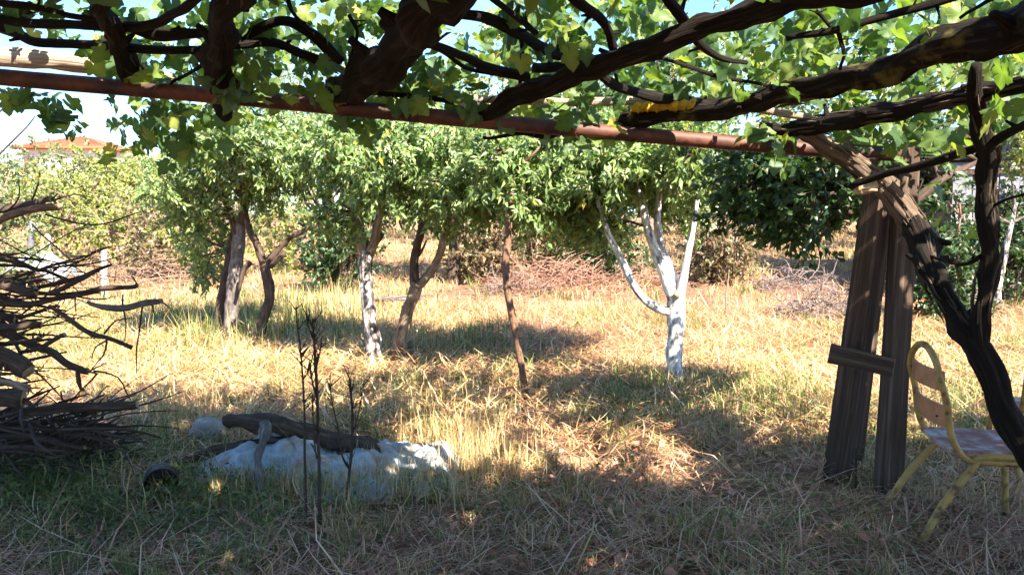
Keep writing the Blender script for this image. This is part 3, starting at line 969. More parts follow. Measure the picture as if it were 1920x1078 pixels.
# ------------------------------------------------------------------ pergola: pipe, posts, pole
def pergola():
    pts = [at(-260, 118, 3.55), at(0, 145, 3.72), at(420, 181, 3.85), at(890, 226, 4.0), at(1300, 262, 4.12), at(1500, 278, 4.18), at(1692, 290, 4.24)]
    mb = MB(); mb.tube([tuple(p) for p in pts], [.038] * 7, seg=18, step=.05, rough=.02, flat=1.0)
    pipe = mb.build("steel_pipe", M['pipe'])
    tag(pipe, "long rusty red steel pipe carrying the vine overhead", "pipe")
    root = empty("post_support", foot(1640, 920, 4.3), "weathered wooden A-shaped support of two posts joined by a short plank", "wooden support")

    def timber(a, b, w, d, rz, name, seed, lean_mat='timber'):
        a, b = Vector(a), Vector(b)
        z = (b - a).normalized()
        x = Vector((math.cos(rz), math.sin(rz), 0))
        x = (x - z * x.dot(z)).normalized()
        yv = z.cross(x)
        R = Matrix((x, yv, z)).transposed()
        mb = MB()
        L = (b - a).length
        n = 14
        V, Fc, B, Mi = mb.V, mb.F, mb.B, mb.M
        ring = [(-1, -.8), (-.8, -1), (0, -1.02), (.8, -1), (1, -.8), (1.02, 0), (1, .8), (.8, 1), (0, 1.01), (-.8, 1), (-1, .8), (-1.01, 0)]
        for i in range(n):
            t = i / (n - 1)
            for (px_, py_) in ring:
                k = 1 + .05 * mnoise.noise((px_ * 2 + seed, py_ * 2, t * 6))
                p = a + R @ Vector((px_ * w / 2 * k * (1 - .12 * t), py_ * d / 2 * k * (1 - .12 * t), t * L))
                V.append(tuple(p)); B.append((px_ * .5 + seed, py_ * .5, t * L))
        m = len(ring)
        for i in range(n - 1):
            for k in range(m):
                k2 = (k + 1) % m
                Fc.append((i * m + k, i * m + k2, (i + 1) * m + k2, (i + 1) * m + k)); Mi.append(0)
        Fc.append(tuple(reversed(range(m)))); Fc.append(tuple((n - 1) * m + k for k in range(m))); Mi += [0, 0]
        return mb.build(name, M[lean_mat], root, smooth=False)
    p1 = foot(1566, 905, 4.38); p1.z -= .12
    timber(p1, at(1648, 345, 4.36), .13, .13, math.radians(35), "post", 2.0)
    p2 = foot(1664, 940, 4.1); p2.z -= .12
    timber(p2, at(1702, 262, 4.36), .125, .10, math.radians(8), "post", 5.0)
    p3 = foot(1600, 890, 4.64); p3.z -= .1
    timber(p3, at(1662, 380, 4.5), .07, .06, math.radians(10), "strut", 8.0)
    a, b = at(1556, 662, 4.24), at(1676, 690, 4.03)
    timber(a, b, .028, .105, math.radians(90), "brace_plank", 11.0)
    # split pole lying on the pipe's far side
    pts = [at(-120, 88, 4.15), at(0, 106, 4.2), at(120, 115, 4.25), at(230, 130, 4.3), at(330, 150, 4.35)]
    mb = MB(); mb.tube([tuple(p) for p in pts], [.052, .05, .048, .044, .03], seg=16, step=.04, rough=.1, ridge=.22, seed=4)
    tag(mb.build("split_pole", M['pole_wood']), "pale weathered split pole above the pipe at top left", "pole")
    pts = [at(690, 160, 4.4), at(900, 185, 4.42), at(1100, 190, 4.45), at(1300, 192, 4.5), at(1520, 220, 4.5)]
    mb = MB(); mb.tube([tuple(p) for p in pts], [.02, .022, .024, .024, .02], seg=10, step=.05, rough=.15, ridge=.1, seed=9, wob=.01)
    tag(mb.build("cane_pole", M['pole_wood']), "thin pale cane pole running behind the pipe at centre", "pole")


pergola()


# ------------------------------------------------------------------ grapevines
def grape_leaf_mesh(seed, col):
    rs = np.random.RandomState(seed)
    half = [(0.03, 0.02), (0.10, -0.14), (0.2, -0.21), (0.31, -0.2), (0.36, -0.1), (0.46, -0.02), (0.47, 0.1), (0.43, 0.17), (0.53, 0.24), (0.58, 0.34),
            (0.64, 0.44), (0.53, 0.5), (0.45, 0.56), (0.33, 0.54), (0.34, 0.66), (0.28, 0.75), (0.2, 0.83), (0.13, 0.9)]
    pts = [(x * rs.uniform(.9, 1.1), y + rs.uniform(-.03, .03)) for x, y in half] + [(rs.uniform(-.03, .03), 1.02)] + \
          [(-x * rs.uniform(.9, 1.1), y + rs.uniform(-.03, .03)) for x, y in reversed(half)]
    bend = rs.uniform(.1, .5)
    cup = rs.uniform(-.35, .3)

    def z(x, y):
        return -bend * (y * y) * .5 + cup * x * x + .07 * math.sin(7 * x + seed) * y + .05 * math.cos(8 * y + seed * 2) + .12 * abs(x)
    V = [(0, 0.28, z(0, .28) - .02)]
    # inner ring keeps the blade curved
    inner = [(x * .55, .28 + (y - .28) * .55) for x, y in pts]
    V += [(x, y, z(x, y)) for x, y in inner] + [(x, y, z(x, y)) for x, y in pts]
    n = len(pts)
    T = []
    for k in range(n - 1):
        T.append((0, 1 + k, 2 + k))
        T.append((1 + k, 1 + n + k, 2 + n + k))
        T.append((1 + k, 2 + n + k, 2 + k))
    b = len(V)           # petiole
    V += [(.012, .03, 0), (-.012, .03, 0), (.01, -.35, .12), (-.01, -.35, .12), (0, -.7, .34)]
    T += [(b, b + 2, b + 3), (b, b + 3, b + 1), (b + 2, b + 4, b + 3)]
    C = np.tile(np.array(col), (len(V), 1))
    C[0] = np.array(col) * 1.25
    C[1:1 + n] *= 1.1
    C[b:] = (.16, .12, .05)
    return np.array(V), np.array(T), C


def simple_leaf(V, T, C):
    n = (len(V) - 1 - 5) // 2
    idx = [1 + n + k for k in range(0, n, 2)]
    V2 = np.concatenate([V[:1], V[idx]])
    T2 = np.array([(0, 1 + k, 2 + k) for k in range(len(idx) - 1)])
    return V2, T2, np.concatenate([C[:1], C[idx]])


VINE_COLS = [(0.095, 0.155, 0.04), (0.065, 0.12, 0.045), (0.14, 0.2, 0.05), (0.08, 0.145, 0.07), (0.19, 0.23, 0.055), (0.045, 0.09, 0.032)]
LEAF_VARIANTS = []
for k in range(18):
    V, T, C = grape_leaf_mesh(40 + k, VINE_COLS[k % 6] if k != 4 else (0.3, 0.27, 0.05))
    LEAF_VARIANTS.append((V, T, C, tri_mesh("vine_leaf", V, T, M['vleaf'], C, smooth=True)))


def vines():
    A = empty("grapevine", foot(2080, 1100, 3.05), "dark forked grapevine trunk rising at the right edge beside the chair", "grapevine", "grapevines over the pergola")
    B = empty("grapevine", (0.45, -1.3, 0), "grapevine with thick dark arms overhead at upper left", "grapevine", "grapevines over the pergola")
    Cv = empty("grapevine", (3.0, -0.6, 0), "grapevine with long dark mossy arms slanting across the upper right", "grapevine", "grapevines over the pergola")
    canes = []

    def limb(root, name, pts, mat='vine_bark', seg=20, ridge=.3, rough=.3, extra=None, wob=.02, step=.03):
        P, R = px_tube(pts)
        if name == 'arm' and root is not A: R = [q * (.8 if root is B else .88) for q in R]
        if extra:
            P += [e[:3] for e in extra]
            R += [e[3] for e in extra]
        mb = MB()
        arm = name == 'arm'
        mb.tube(P, R, seg=seg, step=step, rough=.5 if arm else rough, ridge=ridge * (1.25 if arm else 1), seed=len(canes) * 2.3, wob=wob * (1.6 if arm else 1))
        r_ = random.Random(len(canes) + 50)
        for _ in range(7 if arm else 3):      # spurs and pruned stubs
            j = r_.randrange(len(P) - 1) if not extra else r_.randrange(max(1, len(pts) - 1))
            q = Vector(P[j]).lerp(Vector(P[j + 1]), r_.random())
            d = Vector((r_.uniform(-1, 1), r_.uniform(-.6, .6), r_.uniform(-.3, 1))).normalized()
            l = R[j] * r_.uniform(1.2, 1.9) + r_.uniform(.01, .05)
            mb.tube([tuple(q), tuple(q + d * l * .6), tuple(q + d * l)], [R[j] * .6, R[j] * .32, R[j] * .22], seg=8, step=.02, rough=.4)
        mb.build(name, M[mat], root)
        if name == 'arm': shreds(root, P, R, 46, len(canes))
        canes.append((root, P))
        return P
    def shreds(root, P, R, n, seed):
        rs_ = np.random.RandomState(seed)
        pts_, rad_ = smooth_path(P, R, .04)
        mb = MB()
        for k in range(n):
            i = rs_.randint(1, len(pts_) - 8)
            ln = rs_.randint(4, 7)
            a_ = rs_.uniform(0, 6.28)
            t = pts_[i + 3] - pts_[i]
            t /= np.linalg.norm(t)
            e1 = np.cross(t, [0.1, .3, .95]); e1 /= np.linalg.norm(e1)
            e2 = np.cross(t, e1)
            off = e1 * math.cos(a_) + e2 * math.sin(a_)
            lift = rs_.uniform(.9, 1.35)
            pp = [tuple(pts_[i + j] + off * rad_[i + j] * (1.0 + (lift - 1) * (j / ln) ** 2 + .03) + rs_.normal(size=3) * .002) for j in range(ln)]
            mb.tube(pp, [.003] + [rs_.uniform(.003, .007)] * (ln - 2) + [.001], seg=4, step=.04)
        o = mb.build("bark_shreds", M['pale_vine_bark'], root)
        o["kind"] = "stuff"
    # --- A: forked trunk at the right
    b = foot(2080, 1100, 3.05)
    mb = MB()
    P, R = px_tube([(2020, 985, 3.1, 30), (1958, 895, 3.15, 29), (1908, 815, 3.2, 27), (1872, 735, 3.25, 25), (1838, 660, 3.3, 23), (1808, 620, 3.36, 20)])
    mb.tube([(b.x, b.y, b.z - .1)] + P, [.085] + R, seg=18, step=.03, rough=.3, ridge=.25, seed=1, wob=.015)
    mb.build("trunk", M['vine_bark'], A)
    limb(A, "arm", [(1830, 648, 3.32, 22), (1795, 605, 3.4, 20), (1762, 550, 3.55, 19), (1740, 500, 3.7, 20), (1728, 455, 3.85, 22), (1718, 425, 3.95, 22)])
    limb(A, "arm", [(1738, 455, 3.85, 20), (1712, 415, 3.97, 22), (1680, 370, 4.0, 21), (1635, 332, 4.03, 19), (1580, 292, 4.05, 17), (1535, 262, 4.05, 15), (1495, 245, 4.05, 12)], 'pale_vine_bark', ridge=.35, rough=.4)  # sunlight on this limb is put into its paler bark colour
    limb(A, "arm", [(1845, 668, 3.3, 14), (1838, 590, 3.3, 15), (1846, 530, 3.3, 16), (1862, 470, 3.3, 16), (1850, 400, 3.3, 16), (1850, 330, 3.3, 16), (1856, 280, 3.28, 17), (1840, 235, 3.25, 16), (1825, 190, 3.2, 13), (1830, 120, 3.1, 10)], ridge=.2)
    limb(A, "cane", [(1595, 352, 3.95, 6), (1640, 335, 3.85, 7), (1720, 315, 3.65, 8), (1790, 292, 3.45, 9), (1850, 270, 3.28, 9), (1920, 235, 3.05, 9), (2010, 200, 2.8, 9)], seg=8, ridge=.1)
    limb(A, "cane", [(1640, 345, 4.0, 12), (1615, 352, 4.0, 11), (1608, 356, 3.98, 10)], 'cut_wood', seg=8, ridge=.1)
    limb(A, "cane", [(1838, 480, 3.3, 5), (1800, 492, 3.45, 3), (1740, 480, 3.7, 3)], seg=6, ridge=.1)
    limb(A, "cane", [(1858, 395, 3.3, 3.5), (1890, 380, 3.2, 3), (1935, 365, 3.1, 2.5)], seg=6, ridge=.1)
    # --- B: thick arms at upper left, rooted behind the viewer
    limb(B, "arm", [(632, 205, 4.0, 26), (650, 180, 3.9, 40), (690, 145, 3.6, 40), (745, 90, 3.25, 46), (800, 35, 2.95, 50), (850, -15, 2.75, 52), (940, -130, 2.35, 54)],
         extra=[(.12, 1.0, 2.42, .09), (.3, -.4, 2.3, .09), (.42, -1.1, 1.3, .1), (.45, -1.3, -.1, .12)])
    limb(B, "arm", [(425, 215, 4.0, 18), (424, 175, 3.85, 28), (415, 130, 3.6, 30), (408, 75, 3.3, 29), (420, 20, 3.0, 31), (435, -60, 2.65, 32)],
         extra=[(-.75, 1.3, 2.45, .06), (-.2, -.2, 2.35, .06), (.3, -.9, 1.6, .07), (.4, -1.15, .8, .07)])
    limb(B, "arm", [(258, 150, 3.9, 16), (250, 130, 3.8, 24), (232, 100, 3.6, 20), (212, 60, 3.35, 21), (190, 20, 3.1, 22), (165, -50, 2.75, 22)],
         extra=[(-1.3, 1.6, 2.45, .04), (-.75, .8, 2.45, .045), (-.55, .6, 2.43, .05)])
    for pts in [
        [(-60, 28, 3.5, 8), (70, 44, 3.45, 8), (160, 46, 3.4, 9), (235, 52, 3.35, 9), (300, 40, 3.2, 9), (345, 15, 3.0, 9), (400, -20, 2.8, 9)],
        [(-60, 35, 3.7, 9), (20, 58, 3.7, 10), (60, 76, 3.65, 9), (130, 82, 3.65, 8), (220, 90, 3.6, 8), (320, 97, 3.6, 8), (395, 93, 3.6, 9), (450, 72, 3.6, 10), (530, 42, 3.5, 9), (590, 66, 3.55, 10), (640, 118, 3.6, 11)],
        [(240, 50, 3.4, 8), (290, 66, 3.4, 12), (350, 66, 3.4, 10), (395, 62, 3.4, 8)],
        [(430, 86, 3.5, 7), (510, 78, 3.6, 9), (560, 98, 3.6, 8), (620, 122, 3.65, 9)],
        [(-40, 2, 3.2, 8), (60, 16, 3.2, 7), (130, 30, 3.2, 6), (190, 38, 3.2, 5)],
        [(320, 157, 3.8, 3), (350, 142, 3.75, 3), (388, 120, 3.65, 4)],
        [(655, 30, 3.3, 4), (668, 60, 3.4, 3), (660, 100, 3.5, 3)],
        [(800, 84, 3.3, 7), (830, 95, 3.4, 9), (880, 112, 3.6, 8), (930, 132, 3.8, 9), (990, 145, 3.9, 9)],
        [(805, 75, 3.3, 4), (830, 100, 3.5, 4), (870, 125, 3.7, 4), (925, 140, 3.85, 4)],
        [(690, 172, 3.95, 5), (770, 180, 4.0, 5), (830, 190, 4.0, 5), (895, 208, 4.05, 5)],
        [(540, 0, 3.1, 4), (555, 30, 3.2, 4), (585, 58, 3.4, 4)],
    ]:
        limb(B, "cane", pts, seg=9, ridge=.15, wob=.012)
    # --- C: long arms over the right half
    limb(Cv, "arm", [(885, 222, 4.05, 14), (905, 212, 4.0, 18), (960, 184, 3.85, 20), (1060, 142, 3.55, 21), (1160, 108, 3.3, 21), (1280, 64, 3.05, 23), (1400, 28, 2.85, 24), (1540, -8, 2.6, 25), (1750, -70, 2.3, 26)],
         extra=[(1.6, 1.2, 2.5, .045), (2.4, .2, 2.4, .055), (2.9, -.4, 1.6, .07), (3.0, -.6, -.1, .09)])
    limb(Cv, "arm", [(1160, 222, 4.15, 11), (1190, 217, 4.1, 16), (1290, 210, 3.95, 18), (1390, 198, 3.75, 20), (1500, 170, 3.5, 24), (1640, 138, 3.15, 28), (1780, 92, 2.85, 34), (1920, 48, 2.6, 40), (2120, -40, 2.25, 44)],
         'mossy_bark', extra=[(2.3, 1.2, 2.4, .06), (2.75, .2, 2.2, .065), (2.92, -.3, 1.5, .07), (2.97, -.5, .9, .07)])
    limb(Cv, "arm", [(1425, 240, 4.12, 9), (1500, 235, 4.0, 14), (1600, 222, 3.75, 17), (1700, 206, 3.55, 17), (1800, 185, 3.3, 17), (1900, 165, 3.1, 17), (2050, 130, 2.8, 17)])
    for pts in [
        [(845, 22, 3.2, 9), (905, 32, 3.3, 10), (960, 55, 3.5, 11), (1000, 82, 3.7, 11), (1045, 102, 3.9, 9), (1090, 112, 4.0, 8), (1170, 118, 4.1, 7)],
        [(905, -20, 3.0, 6), (960, 25, 3.2, 6), (1005, 62, 3.4, 6)],
        [(1050, -20, 3.1, 8), (1090, 10, 3.2, 9), (1130, 45, 3.35, 9), (1150, 92, 3.5, 8)],
        [(1240, -20, 3.0, 10), (1270, 20, 3.05, 11), (1305, 78, 3.1, 9), (1345, 105, 3.2, 6), (1400, 118, 3.3, 4)],
        [(1110, 130, 3.5, 8), (1165, 165, 3.7, 9), (1230, 182, 3.9, 11), (1300, 190, 4.0, 8)],
        [(1000, 128, 3.9, 9), (1060, 125, 4.0, 9), (1130, 112, 4.1, 8), (1210, 100, 4.2, 6)],
        [(1300, 190, 4.0, 7), (1420, 182, 4.0, 7), (1530, 150, 4.0, 6)],
        [(1475, 72, 3.1, 6), (1560, 56, 3.0, 7), (1640, 38, 2.95, 7), (1720, 18, 2.9, 7), (1830, -15, 2.8, 7)],
        [(1530, 20, 3.0, 4), (1560, 55, 3.0, 3)], [(1572, 62, 3.0, 4), (1582, 100, 3.0, 3), (1575, 130, 3.1, 3)],
        [(975, 70, 3.7, 4), (978, 130, 3.75, 4), (970, 185, 3.8, 3)],
        [(905, 258, 4.15, 3), (975, 250, 4.15, 4), (1030, 256, 4.12, 5), (1085, 232, 4.1, 4)],
        [(1800, 35, 2.9, 3), (1850, 5, 2.8, 4), (1880, -20, 2.7, 4)],
        [(1230, 110, 3.4, 3), (1340, 140, 3.5, 4), (1450, 165, 3.6, 3)],
    ]:
        limb(Cv, "cane", pts, seg=9, ridge=.15, wob=.012)
    mb = MB()
    for k in range(7):     # moss cushions along the long arm
        u = 1195 + k * 17
        p = at(u, 207 - k * .6, 4.06 - k * .02)
        mb.tube([tuple(p + Vector((-.03, -.02, 0))), tuple(p + Vector((0, -.03, .012))), tuple(p + Vector((.03, -.02, 0)))], [.012, .03, .012], seg=10, step=.01, rough=.5, seed=k)
    tag(mb.build("moss", M['moss'], Cv), "bright yellow moss cushions", None)

    # --- leaves
    rs = np.random.RandomState(77)
    spots = []

    def add(n, us, vs, ys, s=(.06, .1)):
        for _ in range(int(n * 1.6)):
            p = at(rs.uniform(*us), rs.uniform(*vs), rs.uniform(*ys))
            spots.append((p, rs.uniform(*s), rs.rand()))

    def addc(n, u, v, y, su, sv, sy=.12, s=(.06, .098)):
        for _ in range(int(n * 1.4)):
            p = at(rs.normal(u, su), rs.normal(v, sv), rs.normal(y, sy))
            spots.append((p, rs.uniform(*s), rs.rand()))
    # roof of leaves over the viewer (shades the foreground), thinner in front
    def hole(x, y):           # gap in the leaves that lets the sun onto the straw before the trees
        return .8 < x < 2.8 and y > 2.15
    for _ in range(11500):
        p = Vector((rs.uniform(-3.5, 5.2), rs.uniform(-1.5, 2.75), rs.uniform(2.25, 2.75)))
        if hole(p.x, p.y): continue
        spots.append((p, rs.uniform(.13, .2), .9))
    for _ in range(1500):     # upper layer above the view, added to shade the pipe
        x, y = rs.uniform(-4.6, 5.5), rs.uniform(2.6, 3.5)
        if hole(x, y) and rs.rand() < .92: continue
        if x > 3.2 and rs.rand() < .6: continue
        spots.append((Vector((x, y, rs.uniform(2.5, 2.85))), rs.uniform(.12, .17), .9))
    for _ in range(200):      # right of the frame
        p = Vector((rs.uniform(2.8, 6.4), rs.uniform(2.4, 4.3), rs.uniform(2.1, 2.7)))
        spots.append((p, rs.uniform(.085, .13), .9))
    # what the photograph shows above the pipe
    add(14, (0, 200), (0, 40), (3.2, 4.2)); addc(7, 35, 12, 3.6, 30, 12); addc(9, 185, 112, 4.0, 14, 14); addc(6, 95, 55, 3.9, 30, 12)
    add(20, (190, 420), (-5, 150), (3.5, 3.9)); add(45, (190, 420), (-5, 150), (3.9, 4.5)); addc(16, 290, 130, 4.2, 45, 22)
    add(45, (400, 660), (-10, 190), (3.5, 3.9)); add(85, (400, 660), (-10, 190), (3.9, 4.5)); addc(22, 530, 130, 4.15, 60, 30)
    add(60, (640, 830), (0, 60), (3.7, 4.4)); add(70, (700, 900), (100, 205), (3.8, 4.5)); addc(14, 790, 150, 4.1, 40, 18)
    add(16, (850, 960), (60, 130), (4.0, 4.6)); add(40, (930, 1290), (-10, 110), (3.3, 4.2)); add(130, (930, 1290), (-10, 110), (4.2, 5.2)); add(110, (950, 1300), (120, 215), (4.2, 5.2))
    addc(26, 1080, 225, 4.15, 70, 18); addc(10, 1130, 262, 4.15, 50, 10)
    add(20, (1280, 1560), (40, 190), (3.3, 4.0)); add(130, (1280, 1560), (30, 190), (4.1, 5.2)); add(24, (1480, 1930), (-10, 150), (2.8, 3.6)); add(150, (1480, 1930), (-10, 150), (3.9, 5.0)); add(70, (1560, 1930), (120, 260), (3.8, 4.8))
    addc(20, 1720, 245, 3.9, 60, 22); addc(12, 1900, 190, 3.1, 30, 30); addc(7, 1455, 262, 4.05, 16, 12); addc(6, 1465, 305, 4.05, 12, 14); addc(4, 1410, 245, 4.05, 10, 8)
    addc(5, 1790, 262, 3.5, 18, 12); addc(22, 1640, 230, 4.4, 50, 20); addc(10, 1755, 430, 4.3, 35, 50)
    # below the pipe at left
    addc(8, 95, 190, 3.9, 28, 9); addc(8, 115, 225, 3.9, 22, 10, s=(.06, .1)); addc(3, 150, 240, 3.9, 12, 6, s=(.04, .06)); addc(4, 207, 195, 3.95, 4, 12, s=(.04, .07))
    addc(34, 285, 230, 4.2, 36, 26); addc(24, 345, 255, 4.4, 40, 30); addc(16, 420, 215, 4.5, 40, 16); addc(5, 660, 225, 3.95, 20, 8); addc(4, 705, 250, 4.0, 18, 10)
    addc(5, 20, 178, 3.9, 14, 8)

    # leaf frames
    recs = []
    for (p, s, q) in spots:
        tilt = math.radians(rs.uniform(15, 88) if q != .9 else rs.uniform(4, 48))
        az = rs.uniform(0, 2 * math.pi)
        n = Vector((math.cos(az) * math.sin(tilt), math.sin(az) * math.sin(tilt), math.cos(tilt)))
        d = Vector((rs.normal() * .6, rs.normal() * .6, -.9))
        d = (d - n * d.dot(n))
        if d.length < 1e-3: d = n.orthogonal()
        d.normalize()
        x = d.cross(n).normalized()
        R = Matrix((x, d, n)).transposed()
        root = B if p.x < -.25 else (A if (p.x > 1.9 and 2.9 < p.y < 4.8 and p.z < 2.2) else Cv)
        k = int(rs.randint(0, 18))
        if k == 4 and rs.rand() < .6: k = 6
        # size in the picture, for choosing the leaves that show largest
        dep = p.y
        sz = 0
        if dep > .6:
            u, v = p.x / dep * F + 960, 400 - (p.z - CAM_H) / dep * F
            if -10 < u < 1930 and -10 < v < 480: sz = s / dep
        recs.append((root, p, s, R, k, sz))
    for root in (A, B, Cv):
        mine = sorted([r for r in recs if r[0] is root], key=lambda r: -r[5])
        big, rest = [r for r in mine[:300] if r[5] > 0], mine[300:]
        for (_, p, s, R, k, _) in big:
            o = bpy.data.objects.new("leaf", LEAF_VARIANTS[k][3])
            o.matrix_basis = Matrix.Translation(p) @ R.to_4x4() @ Matrix.Scale(s, 4)
            COL.objects.link(o)
            o.parent = root
            o.matrix_parent_inverse = Matrix.Translation(-Vector(root.location))
        if rest:
            VV, TT, CC, off = [], [], [], 0
            for (_, p, s, R, k, _sz) in rest:
                V, T, C, _m = LEAF_VARIANTS[k]
                if _sz == 0: V, T, C = simple_leaf(V, T, C)
                VV.append((V * s) @ np.array(R).T + np.array(p)); TT.append(T + off); CC.append(C); off += len(V)
            o = link("foliage", tri_mesh("foliage", np.concatenate(VV), np.concatenate(TT), M['vleaf'], np.concatenate(CC), smooth=True), root)
            o["kind"] = "stuff"


vines()


# ------------------------------------------------------------------ brush pile at the left
def brush_pile():
    G = "cut branches of the brush pile"
    Z = 4.6
    items = [
        ("branch", [(-60, 402, 4.7, 9), (20, 390, 4.7, 8), (60, 384, 4.65, 7), (97, 374, 4.6, 7)], 'dark_bark', "topmost dark cut branch of the brush pile at left"),
        ("branch", [(-40, 420, 4.7, 8), (40, 402, 4.65, 9), (75, 394, 4.6, 9), (113, 388, 4.6, 9)], 'red_bark', "short reddish branch just under the topmost one of the brush pile"),
        ("branch", [(-50, 478, 4.7, 4), (20, 486, 4.7, 5), (60, 500, 4.7, 4), (95, 508, 4.65, 3), (130, 525, 4.65, 2)], 'dark_bark', "thin crooked branch in the upper middle of the brush pile"),
        ("branch", [(50, 545, 4.5, 5), (100, 532, 4.5, 5), (150, 520, 4.5, 5), (180, 508, 4.5, 5), (210, 496, 4.5, 3)], 'dark_bark', "upturned branch whose tip points at the white fence post"),
        ("branch", [(90, 552, 4.4, 5), (120, 545, 4.4, 6), (155, 527, 4.45, 5), (186, 507, 4.5, 4)], 'dark_bark', "branch crossing just below the upturned one in the brush pile"),
        ("branch", [(60, 552, 4.5, 4), (130, 548, 4.5, 5), (190, 543, 4.5, 6), (230, 537, 4.5, 5), (258, 534, 4.5, 6)], 'dark_bark', "straight thin branch ending above the long blunt one"),
        ("branch", [(165, 566, 4.4, 4), (190, 570, 4.4, 6), (230, 572, 4.4, 8), (270, 567, 4.4, 8), (302, 564, 4.4, 7)], 'grey_bark', "long blunt branch reaching farthest right from the brush pile"),
        ("log", [(-60, 518, 4.4, 14), (0, 530, 4.4, 14), (40, 538, 4.4, 11), (68, 545, 4.4, 11)], 'dark_bark', "dark brown log with a round cut end in the brush pile"),
        ("branch", [(-60, 568, 4.5, 8), (40, 566, 4.5, 7), (110, 562, 4.5, 6), (165, 552, 4.5, 4), (186, 549, 4.5, 3)], 'dark_bark', "long dark branch lying level below the round-ended log"),
        ("branch", [(-60, 590, 4.6, 9), (0, 590, 4.6, 9), (30, 600, 4.6, 9)], 'dark_bark', "thick dark stub at the left edge above the level cut branch"),
        ("branch", [(30, 594, 4.55, 5), (70, 584, 4.55, 4), (110, 575, 4.5, 4)], 'dark_bark', "thin curved branch between the stub and the drooping branch"),
        ("branch", [(92, 572, 4.35, 4), (112, 584, 4.35, 5), (140, 605, 4.35, 6), (175, 624, 4.35, 6), (210, 637, 4.35, 5), (248, 652, 4.35, 5)], 'dark_bark', "long drooping branch slanting down right out of the brush pile"),
        ("branch", [(-40, 611, 4.4, 11), (20, 611, 4.4, 8), (78, 610, 4.4, 8)], 'dark_bark', "short straight branch sawn off square at mid height of the pile"),
        ("branch", [(-20, 608, 4.5, 10), (25, 622, 4.5, 10), (60, 648, 4.45, 9), (110, 672, 4.4, 9), (165, 696, 4.35, 8)], 'dark_bark', "thick branch sloping down right under the sawn-off one"),
        ("branch", [(-40, 648, 4.3, 5), (20, 643, 4.3, 5), (76, 632, 4.3, 5)], 'dark_bark', "thin level branch crossing the thick sloping one"),
        ("branch", [(40, 660, 4.3, 5), (80, 652, 4.3, 5), (122, 627, 4.3, 5)], 'dark_bark', "short branch pointing up right with a sawn tip"),
        ("log", [(-120, 610, 4.2, 20), (-40, 650, 4.2, 20), (10, 674, 4.2, 19), (55, 697, 4.2, 17)], 'dark_bark', "thick dark log with a splintered end at the left edge"),
        ("log", [(-80, 692, 4.3, 9), (-10, 706, 4.3, 9), (54, 728, 4.3, 9)], 'tan_bark', "thin brown log lying on the dark block at the left edge"),
        ("log", [(-120, 744, 4.35, 24), (-40, 746, 4.35, 23), (44, 750, 4.35, 21)], 'dark_bark', "stout dark log block low in the brush pile at the left edge"),
        ("branch", [(20, 778, 4.4, 10), (90, 772, 4.4, 10), (170, 766, 4.4, 11), (258, 758, 4.4, 10)], 'dark_bark', "straight dark branch with a squared end low in the pile"),
        ("branch", [(146, 688, 4.35, 5), (150, 708, 4.35, 6), (157, 732, 4.35, 3)], 'dark_bark', "small splinter of bark hanging from the thick sloping branch"),
        ("branch", [(-60, 790, 4.35, 7), (40, 798, 4.3, 7), (130, 812, 4.3, 7), (217, 828, 4.3, 6)], 'dark_bark', "lowest long dark branch lying near the grass"),
        ("branch", [(-40, 822, 4.2, 6), (60, 818, 4.2, 7), (160, 838, 4.15, 5)], 'dark_bark', "dark branch half sunk in the grass under the pile"),
        ("branch", [(-70, 850, 4.1, 9), (30, 838, 4.15, 9), (120, 846, 4.2, 6)], 'dark_bark', "bottommost thick branch of the pile in deep shade"),
    ]
    for i, (nm, pts, mat, lab) in enumerate(items):
        P, R = px_tube(pts)
        if nm == 'branch': R = [q * .8 for q in R]
        else: R = [q * .82 for q in R]
        mb = MB()
        mb.tube(P, R, seg=11, step=.025, rough=.3, ridge=.2, seed=i * 1.9, wob=.028, capmat=1)
        r_ = random.Random(i)
        for k in range(3):     # broken side spurs
            j = r_.randrange(len(P))
            p = Vector(P[j]); rad = R[j]
            d = Vector((r_.uniform(-.5, 1), r_.uniform(-.6, .4), r_.uniform(-1, 1))).normalized()
            mb.tube([tuple(p), tuple(p + d * (rad + r_.uniform(.015, .06)))], [rad * .35, rad * .2], seg=5, step=.03)
        o = mb.build("cut_" + nm if nm == "branch" else "cut_log", [M[mat], M['cut_wood']])
        tag(o, lab, nm, G)
    # thin twigs of the pile: too many to count
    mb = MB()
    thin = [
        [(85, 402), (150, 418), (195, 419), (230, 410), (268, 396)], [(60, 690), (100, 730), (140, 775)], [(182, 700), (150, 735), (120, 775), (105, 810)], [(160, 700), (178, 690), (200, 680)],
        [(200, 638), (180, 650), (172, 672)], [(200, 640), (195, 665), (172, 692)], [(175, 695), (220, 708), (236, 735), (245, 750)], [(228, 575), (235, 600), (234, 640)], [(268, 572), (262, 620), (255, 660), (256, 700)],
        [(195, 626), (215, 602), (250, 596)], [(143, 548), (142, 585)], [(180, 700), (130, 694), (70, 688)], [(195, 740), (150, 760), (130, 775)], [(285, 570), (290, 590)],
        [(45, 525), (70, 500), (85, 478)], [(100, 505), (150, 492), (180, 470), (205, 462)], [(0, 480), (40, 472), (75, 455)], [(200, 755), (260, 735), (320, 700)], [(110, 806), (150, 790), (200, 742), (198, 770)],
        [(15, 395), (35, 370), (35, 340)], [(60, 375), (72, 345), (75, 320)], [(100, 376), (140, 364), (175, 372)], [(-10, 300), (50, 240), (66, 218)], [(-10, 220), (20, 190), (40, 165)],
    ]
    rs = np.random.RandomState(3)
    for k, t in enumerate(thin):
        y = 4.4 + .1 * math.sin(k)
        P = PX([(u, v, y + .03 * i) for i, (u, v) in enumerate(t)])
        mb.tube(P, [.006] + [.0045] * (len(P) - 2) + [.0025], seg=5, step=.05, wob=.01)
